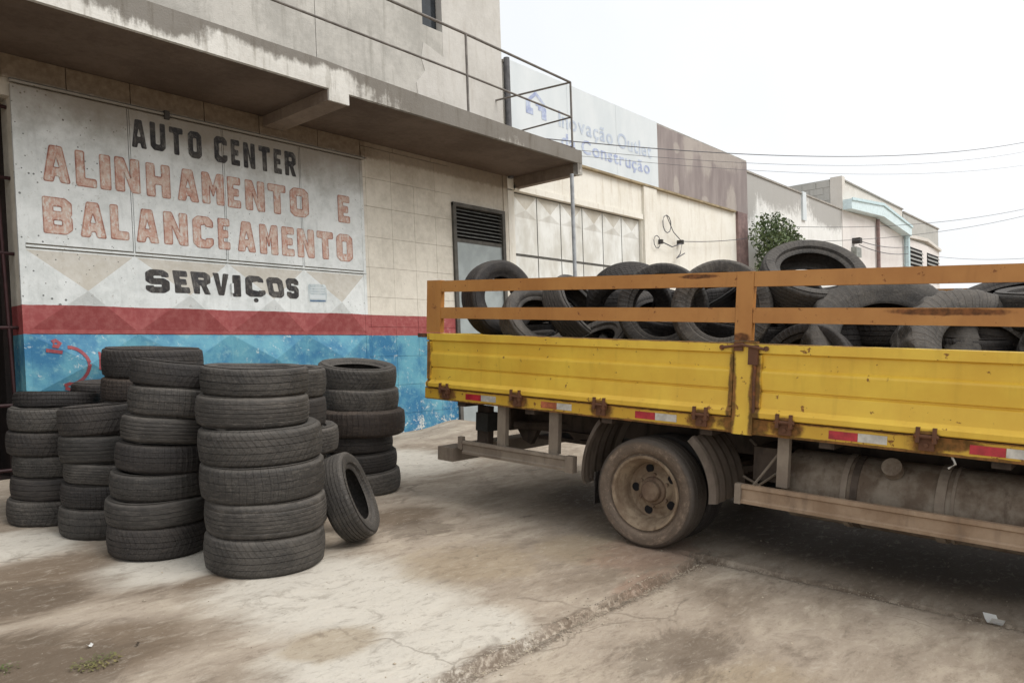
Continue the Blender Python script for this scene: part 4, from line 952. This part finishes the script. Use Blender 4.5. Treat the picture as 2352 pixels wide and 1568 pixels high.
bm = bmesh.new(); bmesh.ops.create_uvsphere(bm, u_segments=16, v_segments=10, radius=.17); 
for v in bm.verts: v.co += Vector((1.07, .03, .353))
bm_link('differential', bm, 'chassis_dark', TR, smooth=True)
tubeo('drive_shaft', [(1.07, -.1, .38), (1.07, -3.2, .52)], .04, 'chassis_dark', TR, 10)
tubeo('exhaust_pipe', [(.95, -3, .5), (.95, -.9, .48), (.95, -.6, .60), (.9, .6, .62), (.5, 1.5, .60)], .035, 'chassis_dark', TR, 8)
prismo('spring_hanger', [(.72, .58), (1.58, .58), (1.50, .47), (1.42, .44), (1.35, .56), (1.05, .57), (.98, .52), (.88, .54)], 'x', .61, .66, 'chassis_dark', TR)
tb('spare_carrier', (.75, 1.4, .75, 1.45, .47, .50), 'chassis_dark')
# side guards
def channel(nm, y0, y1, z0, z1, x_, mat):
    o = prismo(nm, [(x_+.035, z0), (x_, z0), (x_-.002, z0+.018), (x_+.010, z0+.026), (x_+.010, z1-.030), (x_-.002, z1-.022), (x_, z1), (x_+.035, z1)], 'y', y0, y1, mat, TR); return o
channel('guard_bar', .588, 1.618, .408, .508, .02, 'dusty_steel')
tb('guard_end', (.008, .058, .575, .640, .402, .516), 'dusty_steel', bev=.006)
for y0, y1 in ((1.222, 1.300), (.742, .822)): tb('guard_post', (.06, .10, y0, y1, .505, .805), 'dusty_steel')
tb('guard_post', (.06, .10, -.856, -.792, .515, .803), 'dusty_steel'); tb('guard_post', (.06, .10, -2.3, -2.24, .515, .803), 'dusty_steel')
channel('guard_bar', -2.6, -.615, .402, .512, .0, 'dusty_guard'); tb('guard_end', (-.008, .036, -.615, -.578, .398, .514), 'dusty_steel', bev=.006)
tb('rear_bumper', (.0, XW-.0, 1.70, 1.86, .335, .440), 'dusty_steel', bev=.02); tb('bumper_peg', (.02, .06, 1.625, 1.665, .44, .535), 'dusty_steel', bev=.012); tb('bumper_bracket', (.3, .36, 1.6, 1.72, .44, .75), 'chassis_dark'); tb('bumper_bracket', (1.8, 1.86, 1.6, 1.72, .44, .75), 'chassis_dark')
tb('tail_lamp', (.27, .40, 1.585, 1.71, .555, .70), 'lamp_dark', bev=.03); tb('tail_lamp', (1.74, 1.87, 1.585, 1.71, .555, .70), 'lamp_dark', bev=.03)
# mudguards
def arc_guard(c, r0, r1, a0, a1, x0, x1, ribs, mat, tail=None):
    pts = []; n_ = 14
    for i in range(n_+1):
        a = math.radians(a0+(a1-a0)*i/n_); r_ = r0+(r1-r0)*i/n_
        pts.append((c[0]+r_*math.cos(a), c[1]+r_*math.sin(a)))
    if tail: pts += tail
    bm = bmesh.new(); nx_ = ribs*4+1; th = .012
    grid = []
    for i, (y_, z_) in enumerate(pts):
        d = Vector((y_-c[0], z_-c[1])).normalized(); row = []
        for k in range(nx_):
            u = k/(nx_-1); h_ = .010*(1-math.cos(2*PI*ribs*u))*.5
            edge = -.03 if k in (0, nx_-1) else 0
            row.append(bm.verts.new((x0+(x1-x0)*u, y_+d.x*(h_+edge), z_+d.y*(h_+edge))))
        grid.append(row)
    for A_, B_ in zip(grid, grid[1:]):
        for k in range(nx_-1): bm.faces.new((A_[k], A_[k+1], B_[k+1], B_[k]))
    bmesh.ops.solidify(bm, geom=bm.faces[:], thickness=th)
    return bm_link('mudguard', bm, mat, TR, smooth=False)
WC = (-.02, .353)
arc_guard(WC, .475, .43, 124, 178, -.005, .46, 5, 'mudguard', [(-.452, .365)])
arc_guard(WC, .60, .545, 46, 2, .03, .46, 5, 'mudguard', [(.505, .34)])
arc_guard(WC, .475, .43, 124, 178, XW-.46, XW+.005, 5, 'mudguard', [(-.452, .365)]); arc_guard(WC, .60, .545, 46, 2, XW-.46, XW-.03, 5, 'mudguard', [(.505, .34)])
for x_ in (.10, XW-.42): tb('mud_flap', (x_, x_+.32, .45, .462, .20, .42), 'rubber_dark')
# fuel tank
bm = bmesh.new(); tc_ = (.34, .505); 
prf = [(-.772, .02), (-.775, .14), (-.785, .175), (-.81, .197), (-2.30, .197), (-2.33, .17), (-2.335, .02)]
rings = []
for y_, r_ in prf: rings.append([bm.verts.new((tc_[0]+r_*math.cos(2*PI*k/32), y_, tc_[1]+r_*math.sin(2*PI*k/32))) for k in range(32)])
for A_, B_ in zip(rings, rings[1:]):
    for k in range(32): bm.faces.new((A_[k], A_[(k+1) % 32], B_[(k+1) % 32], B_[k]))
bm.faces.new(rings[0]); bm.faces.new(rings[-1][::-1])
tk = bm_link('fuel_tank', bm, 'tank_metal', TR, smooth=True)
for y0, y1, rr in ((-1.20, -1.165, .203), (-1.145, -1.115, .206), (-1.62, -1.575, .206), (-1.66, -1.645, .202), (-2.1, -2.06, .205)):
    bm = bmesh.new(); prof = [(tc_[0]+rr*math.cos(2*PI*k/32), tc_[1]+rr*math.sin(2*PI*k/32)) for k in range(32)]
    prism(bm, prof, 'y', y0, y1); bm_link('strap', bm, 'dusty_steel' if y0 != -1.20 else 'chassis_dark', tk)
tubeo('filler_cap', [(.20, -1.365, .665), (.145, -1.365, .697)], .05, 'tank_metal', tk, 16); tubeo('filler_neck', [(.25, -1.365, .63), (.20, -1.365, .665)], .042, 'chassis_dark', tk, 14)
for pts in ([(.12, -.60, .44), (.14, -.68, .56), (.2, -.76, .70), (.3, -.74, .80)], [(.3, -.5, .5), (.25, -.62, .47), (.22, -.72, .55), (.3, -.78, .62)], [(.5, -.45, .7), (.42, -.6, .62), (.4, -.75, .66)]): tubeo('air_hose', pts, .008, 'dusty_steel', TR, 6)
tubeo('hook', [(.02, -1.66, .80), (.0, -1.68, .77), (.01, -1.65, .745)], .006, 'refl_white', TR, 6)
tb('battery_box', (.25, .6, -.75, -.58, .50, .70), 'chassis_dark')
tb('far_light_blocker', (1.52, 2.10, -2.7, -.75, .34, .80), 'chassis_dark', bev=.02); tb('mid_light_blocker', (.85, 1.30, -3.2, -1.9, .34, .74), 'chassis_dark', bev=.05); tb('air_tank', (.72, 1.38, -1.75, -1.35, .42, .70), 'chassis_dark', bev=.05)  # far-side and middle boxes are unseen, added to block light under the truck
# wheels
def lathe(name, prof, mat, parent, cx_=0, seg=40, smooth=True):
    """prof (x, radius) about the x axis"""
    bm = bmesh.new(); rings = [[bm.verts.new((x, r*math.cos(2*PI*k/seg), r*math.sin(2*PI*k/seg))) for k in range(seg)] for x, r in prof]
    for A_, B_ in zip(rings, rings[1:]):
        for k in range(seg): bm.faces.new((A_[k], A_[(k+1) % seg], B_[(k+1) % seg], B_[k]))
    bmesh.ops.recalc_face_normals(bm, faces=bm.faces)
    for e_ in bm.edges:
        if e_.is_manifold and e_.calc_face_angle(0) > .5: e_.smooth = False
    me_ = bpy.data.meshes.new(name); bm.to_mesh(me_); bm.free(); return link(name, me_, mat, parent, smooth=True)
def wheel(x, y, sgn, r=.353, w_=.205):
    W = empty('wheel', (x, y, r), parent=TR)
    o = link('tyre', tyre_mesh(r, w_, .222, 201, False, 64, 0), 'rubber_dusty', W); o.rotation_euler = (0, PI/2, 0); o.location = (w_/2*sgn, 0, 0)
    s_ = sgn
    rim = lathe('rim', [(.190*s_, .10), (.190*s_, .215), (.05*s_, .205), (.035*s_, .226), (.022*s_, .240), (.012*s_, .236), (.016*s_, .222), (.030*s_, .212), (.060*s_, .203), (.075*s_, .192), (.105*s_, .186), (.150*s_, .178), (.166*s_, .160), (.160*s_, .125), (.140*s_, .10), (.135*s_, .085)], 'rim_paint', W)
    lathe('hub', [(.138*s_, .092), (.122*s_, .086), (.112*s_, .070), (.088*s_, .064), (.080*s_, .056), (.078*s_, .0)], 'hub_paint', W, seg=24)
    for k in range(5):
        a = 2*PI*k/5; c_ = (.1225*s_, .142*math.cos(a), .142*math.sin(a))
        h_ = lathe('hand_hole', [(.157*s_, .0), (.1555*s_, .024), (.1565*s_, .0285), (.168*s_, .026)], 'dark_hole', W, seg=16); h_.location = (0, c_[1], c_[2])
    for k in range(6):
        a = 2*PI*k/6+.55
        tubeo('wheel_nut', [(.145*s_, .104*math.cos(a), .104*math.sin(a)), (.130*s_, .104*math.cos(a), .100*math.sin(a))], .012, 'hub_paint', W, 6)
    return W
def inner_wheel(x, y, r=.353):
    W = empty('wheel', (x, y, r), parent=TR)
    o = link('tyre', tyre_mesh(r, .20, .222, 205, False, 64, 0), 'rubber_dark', W); o.rotation_euler = (0, PI/2, 0)
    lathe('rim', [(-.08, .05), (-.08, .215), (.08, .215), (.08, .05)], 'chassis_dark', W)
wheel(.008, .03, 1); inner_wheel(.36, .03); wheel(XW-.008, .03, -1); inner_wheel(XW-.36, .03)
# cab (outside the photograph, built simply)
wheel(.05, -3.95, 1); wheel(XW-.05, -3.95, -1)
cabp = [(-3.15, .62), (-3.45, .62), (-3.55, .95), (-4.35, .95), (-4.45, .55), (-4.95, .5), (-5.0, 1.2), (-4.75, 2.05), (-4.6, 2.2), (-3.2, 2.2), (-3.15, 2.1)]
cab_ = prismo('cab', cabp, 'x', .06, XW-.06, 'yellow_cab', TR, .02)
for x_ in (.052, XW-.052-.006): prismo('side_window', [(-3.5, 1.35), (-4.62, 1.35), (-4.5, 2.0), (-3.5, 2.02)], 'x', x_, x_+.006, 'glass_dark', TR)
o = prismo('windscreen', [(-4.955, 1.25), (-4.965, 1.25), (-4.74, 2.05), (-4.73, 2.05)], 'x', .16, XW-.16, 'glass_dark', TR)
tb('bumper', (.04, XW-.04, -5.1, -4.98, .45, .66), 'dusty_steel')

# ------------------------------------------------------------------ tyres in the load
LG = 'used tyres loaded on the truck bed'
def lt(x, v, w_, ax, r, wd, mat, label, seed, hole=None, lug=False):
    if label.startswith('dark used tyre buried'):
        side = 'near' if x < .8 else ('middle' if x < 1.5 else 'far')
        at_ = next(t_ for lim, t_ in ((1.4, 'by the tailgate'), (.8, 'behind the rear hinges'), (.2, 'in front of the rear half'), (-.4, 'beside the rear axle'), (-1.0, 'just ahead of the middle post'), (-1.7, 'above the fuel tank'), (-2.4, 'near the front of the tank'), (-9, 'against the headboard')) if v > lim)
        label = 'dark tyre buried %s in the load, %s side, %s' % ('low' if w_ < 1.33 else 'mid-height', side, at_)
    p_ = TRM @ Vector((x, v, w_)); a = TRM.to_3x3() @ Vector(ax)
    tyre(p_, a, r, wd, mat, label, LG, hole, seed, lug)
lt(.46, 1.66, 1.60, (-.25, -1, .12), .31, .19, 'rubber_dark', 'tyre standing at the rear corner of the load with the wall showing through its hole', 301, .17)
lt(.42, 1.22, 1.42, (-.35, -.8, .62), .30, .18, 'rubber', 'tyre tipped on its edge, second from the rear of the load', 304, .17)
lt(.55, .96, 1.50, (.1, -.85, .6), .30, .19, 'rubber', 'slanting tyre with worn tread lying between the rear tyres', 307)
lt(.80, .66, 1.57, (-.62, -.50, -.55), .32, .21, 'rubber_dark', 'broad dark tyre whose crown rises above the top rail left of the middle post', 310)
lt(.30, .62, 1.22, (-.55, .2, .75), .31, .19, 'rubber', 'tyre lying low behind the lower rail near the rear of the load', 313)
lt(.36, .13, 1.52, (-.92, -.38, .12), .30, .18, 'rubber', 'tyre with a pale bead ring seen between the rails', 316, .19)
lt(.30, -.31, 1.515, (-.9, -.42, .16), .305, .19, 'rubber', 'round upright tyre facing out just left of the middle post', 319, .185)
lt(.82, -.06, 1.53, (-.8, -.5, -.3), .30, .20, 'rubber_dark', 'dark tyre crown peeping over the top rail beside the middle post', 322)
lt(.66, -.73, 1.715, (-.50, -.36, .78), .315, .20, 'rubber', 'topmost tyre tilted back with its open hole above the top rail', 325, .20)
lt(.52, -1.22, 1.30, (-.70, -.42, .58), .47, .25, 'rubber', 'large lugged tyre leaning behind the rails right of the middle post', 328, .27, True)
lt(.58, -1.68, 1.22, (-.55, -.55, .62), .47, .26, 'rubber', 'big chunky tyre at the right edge of the load', 331, .26, True)
lt(.75, -2.25, 1.24, (-.4, -.3, .85), .45, .26, 'rubber', 'second big chunky tyre at the right edge of the load', 333, .26, True)
lt(.28, -.86, 1.16, (-.9, .1, .3), .28, .18, 'rubber_dark', 'tyre low behind the yellow side just right of the middle post', 334)
lt(1.15, 1.30, 1.50, (-.5, -.3, .8), .31, .19, 'rubber_dark', 'dark tyre on top of the load behind the rearmost tyres', 361)
lt(1.10, .10, 1.60, (-.5, .3, .8), .31, .19, 'rubber_dark', 'dark tyre filling the hole of the pale-ringed tyre from behind', 364)
lt(1.00, -.42, 1.50, (-.9, -.3, .1), .31, .20, 'rubber_dark', 'dark tyre directly behind the round upright one', 367)
lt(.95, .45, 1.46, (-.3, -.3, .9), .31, .20, 'rubber_dark', 'dark tyre lying flat behind the rails left of the pale-ringed tyre', 370)
lt(1.30, -1.0, 1.60, (-.3, -.2, .9), .32, .20, 'rubber_dark', 'dark tyre right behind the topmost tilted one', 373)
lt(1.25, -1.7, 1.58, (-.3, .2, .9), .33, .20, 'rubber_dark', 'dark tyre behind the large lugged tyre', 376)
lt(1.15, 1.60, 1.50, (.05, .1, 1), .31, .19, 'rubber_dark', 'dark tyre lying flat deep behind the tipped tyre near the tailgate', 421)
lt(1.15, 1.62, 1.30, (.05, .1, 1), .31, .19, 'rubber_dark', 'dark used tyre buried low in the load behind the yellow side', 422)
lt(1.22, .98, 1.56, (.1, .1, 1), .31, .19, 'rubber_dark', 'dark tyre lying flat behind the slanting tyre', 423)
lt(1.25, .33, 1.60, (-.1, .1, 1), .31, .19, 'rubber_dark', 'dark tyre lying flat in mid-bed behind the broad dark tyre', 424)
lt(1.25, -.33, 1.60, (-.1, -.1, 1), .31, .19, 'rubber_dark', 'dark tyre lying flat in mid-bed behind the middle post', 425)
lt(1.0, -1.98, 1.56, (-.15, .05, 1), .34, .21, 'rubber', 'dark tyre lying flat between the two big chunky tyres', 427)
lt(1.05, -.72, 1.52, (.05, -.1, 1), .31, .19, 'rubber_dark', 'dark flat tyre just beneath the topmost tilted one', 428)
lt(1.05, -1.6, 1.38, (-.1, -.1, 1), .31, .19, 'rubber_dark', 'dark tyre inside the opening of the large lugged tyre', 426)
for k, (v_, d_) in enumerate(zip((1.55, .93, .30, -.33, -.96, -1.59, -2.22, -2.78), ('rearmost in the row', 'second from the rear', 'third from the rear', 'straight behind the middle post', 'just right of the middle post', 'below the topmost tyre', 'behind the lugged tyres', 'last towards the cab'))):
    lt(1.76, v_, 1.60+.02*math.sin(k*2.1), (.15*math.sin(k*1.7), .2*math.cos(k*2.3), 1), .315, .19, 'rubber_dark', 'dark flat tyre along the far rails, '+d_, 382+k)
    lt(1.74, v_-.1, 1.40, (.1, .1*math.cos(k), 1), .315, .19, 'rubber_dark', 'dark used tyre buried low in the load behind the yellow side', 402+k)
R_ = random.Random(44)
hid = [(.9, -1.15, 1.42), (.9, -.2, 1.36), (.95, .5, 1.36), (1.25, 1.3, 1.40), (.75, -1.75, 1.20), (1.15, 1.5, 1.25), (.55, 1.5, 1.2), (.6, .45, 1.2), (.65, -.15, 1.2), (1.2, -.1, 1.4), (.8, -.8, 1.3), (.9, -1.5, 1.3), (.6, -2.3, 1.25), (.75, .95, 1.25), (.5, 1.5, 1.02), (1.15, 1.55, 1.05), (1.7, 1.5, 1.1), (.5, .85, 1.0), (1.2, .85, 1.15), (1.75, .8, 1.2), (.5, .2, 1.0), (1.2, .2, 1.2), (1.75, .1, 1.25), (.55, -.45, 1.02), (1.3, -.5, 1.3), (1.75, -.6, 1.2), (.6, -1.1, .99), (1.25, -1.3, 1.25), (1.75, -1.3, 1.2), (.6, -1.85, 1.0), (1.3, -2.0, 1.3), (1.75, -2.0, 1.15), (.5, -2.6, 1.1), (1.15, -2.65, 1.2), (1.75, -2.65, 1.1), (1.3, 1.2, 1.42), (1.35, .4, 1.48)]
hid = [q for q in hid if q[2] > 1.14]
for i, (x_, v_, w_) in enumerate(hid):
    lt(x_, v_, w_, (R_.uniform(-.3, .3), R_.uniform(-.35, .35), 1), R_.uniform(.29, .32), .19, R_.choice(['rubber_dark', 'rubber_dark']), 'dark used tyre buried low in the load behind the yellow side', 340+i)

# ------------------------------------------------------------------ litter and weeds
def scrap(name, x, y, sx_, sy_, rot, label, cat, mat='paper', curl=.02):
    bm = bmesh.new(); n_ = 5; g = []
    for j in range(n_):
        row = []
        for i in range(n_):
            u, v = (i/(n_-1)-.5)*sx_, (j/(n_-1)-.5)*sy_
            row.append(bm.verts.new((u*math.cos(rot)-v*math.sin(rot), u*math.sin(rot)+v*math.cos(rot), curl*((i/(n_-1)-.5)**2*3+.3*(j/(n_-1)))+.004)))
        g.append(row)
    for A_, B_ in zip(g, g[1:]):
        for k in range(n_-1): bm.faces.new((A_[k], A_[k+1], B_[k+1], B_[k]))
    bmesh.ops.solidify(bm, geom=bm.faces[:], thickness=.0015)
    o = bm_link(name, bm, mat, None); o.location = (x, y, ground_z(x, y)+.002); tag(o, label, cat)
scrap('paper_scrap', 4.26, .63, .085, .062, .6, 'white folded paper scrap lying on the ground at the right edge', 'paper', curl=.05)
scrap('paper_scrap', 1.235, 3.45, .022, .018, .2, 'tiny white scrap on the ground near the weeds at lower left', 'paper', curl=.012)
scrap('dry_leaf', 1.375, 3.32, .032, .010, .9, 'small brown twig-like leaf on the ground right of the weeds', 'leaf', 'bark', .006)
R_ = random.Random(9)
for cxx, cyy, nl, rr, lab in ((1.19, 3.26, 230, .075, 'low sparse green weeds growing at the lower left of the forecourt'), (.93, 3.47, 60, .04, 'tiny weed tuft in the lower left corner of the forecourt')):
    bm = bmesh.new()
    for k in range(nl):
        a = R_.random()*6.28; q = rr*R_.random()**.6; x_, y_ = q*math.cos(a)*1.3, q*math.sin(a); L_ = R_.uniform(.006, .016)
        z_ = ground_z(cxx+x_, cyy+y_)-ground_z(cxx, cyy)+R_.uniform(.0, .02); b = R_.random()*6.28
        u = Vector((math.cos(b), math.sin(b), R_.uniform(-.2, .7))); v = Vector((-math.sin(b), math.cos(b), 0))*.3
        c_ = Vector((x_, y_, z_)); bm.faces.new([bm.verts.new(c_+t_) for t_ in (-u*L_*.2, v*L_, u*L_, -v*L_)])
    o = bm_link('weeds', bm, 'weed_leaf', None); o.location = (cxx, cyy, ground_z(cxx, cyy)); tag(o, lab, 'weeds')
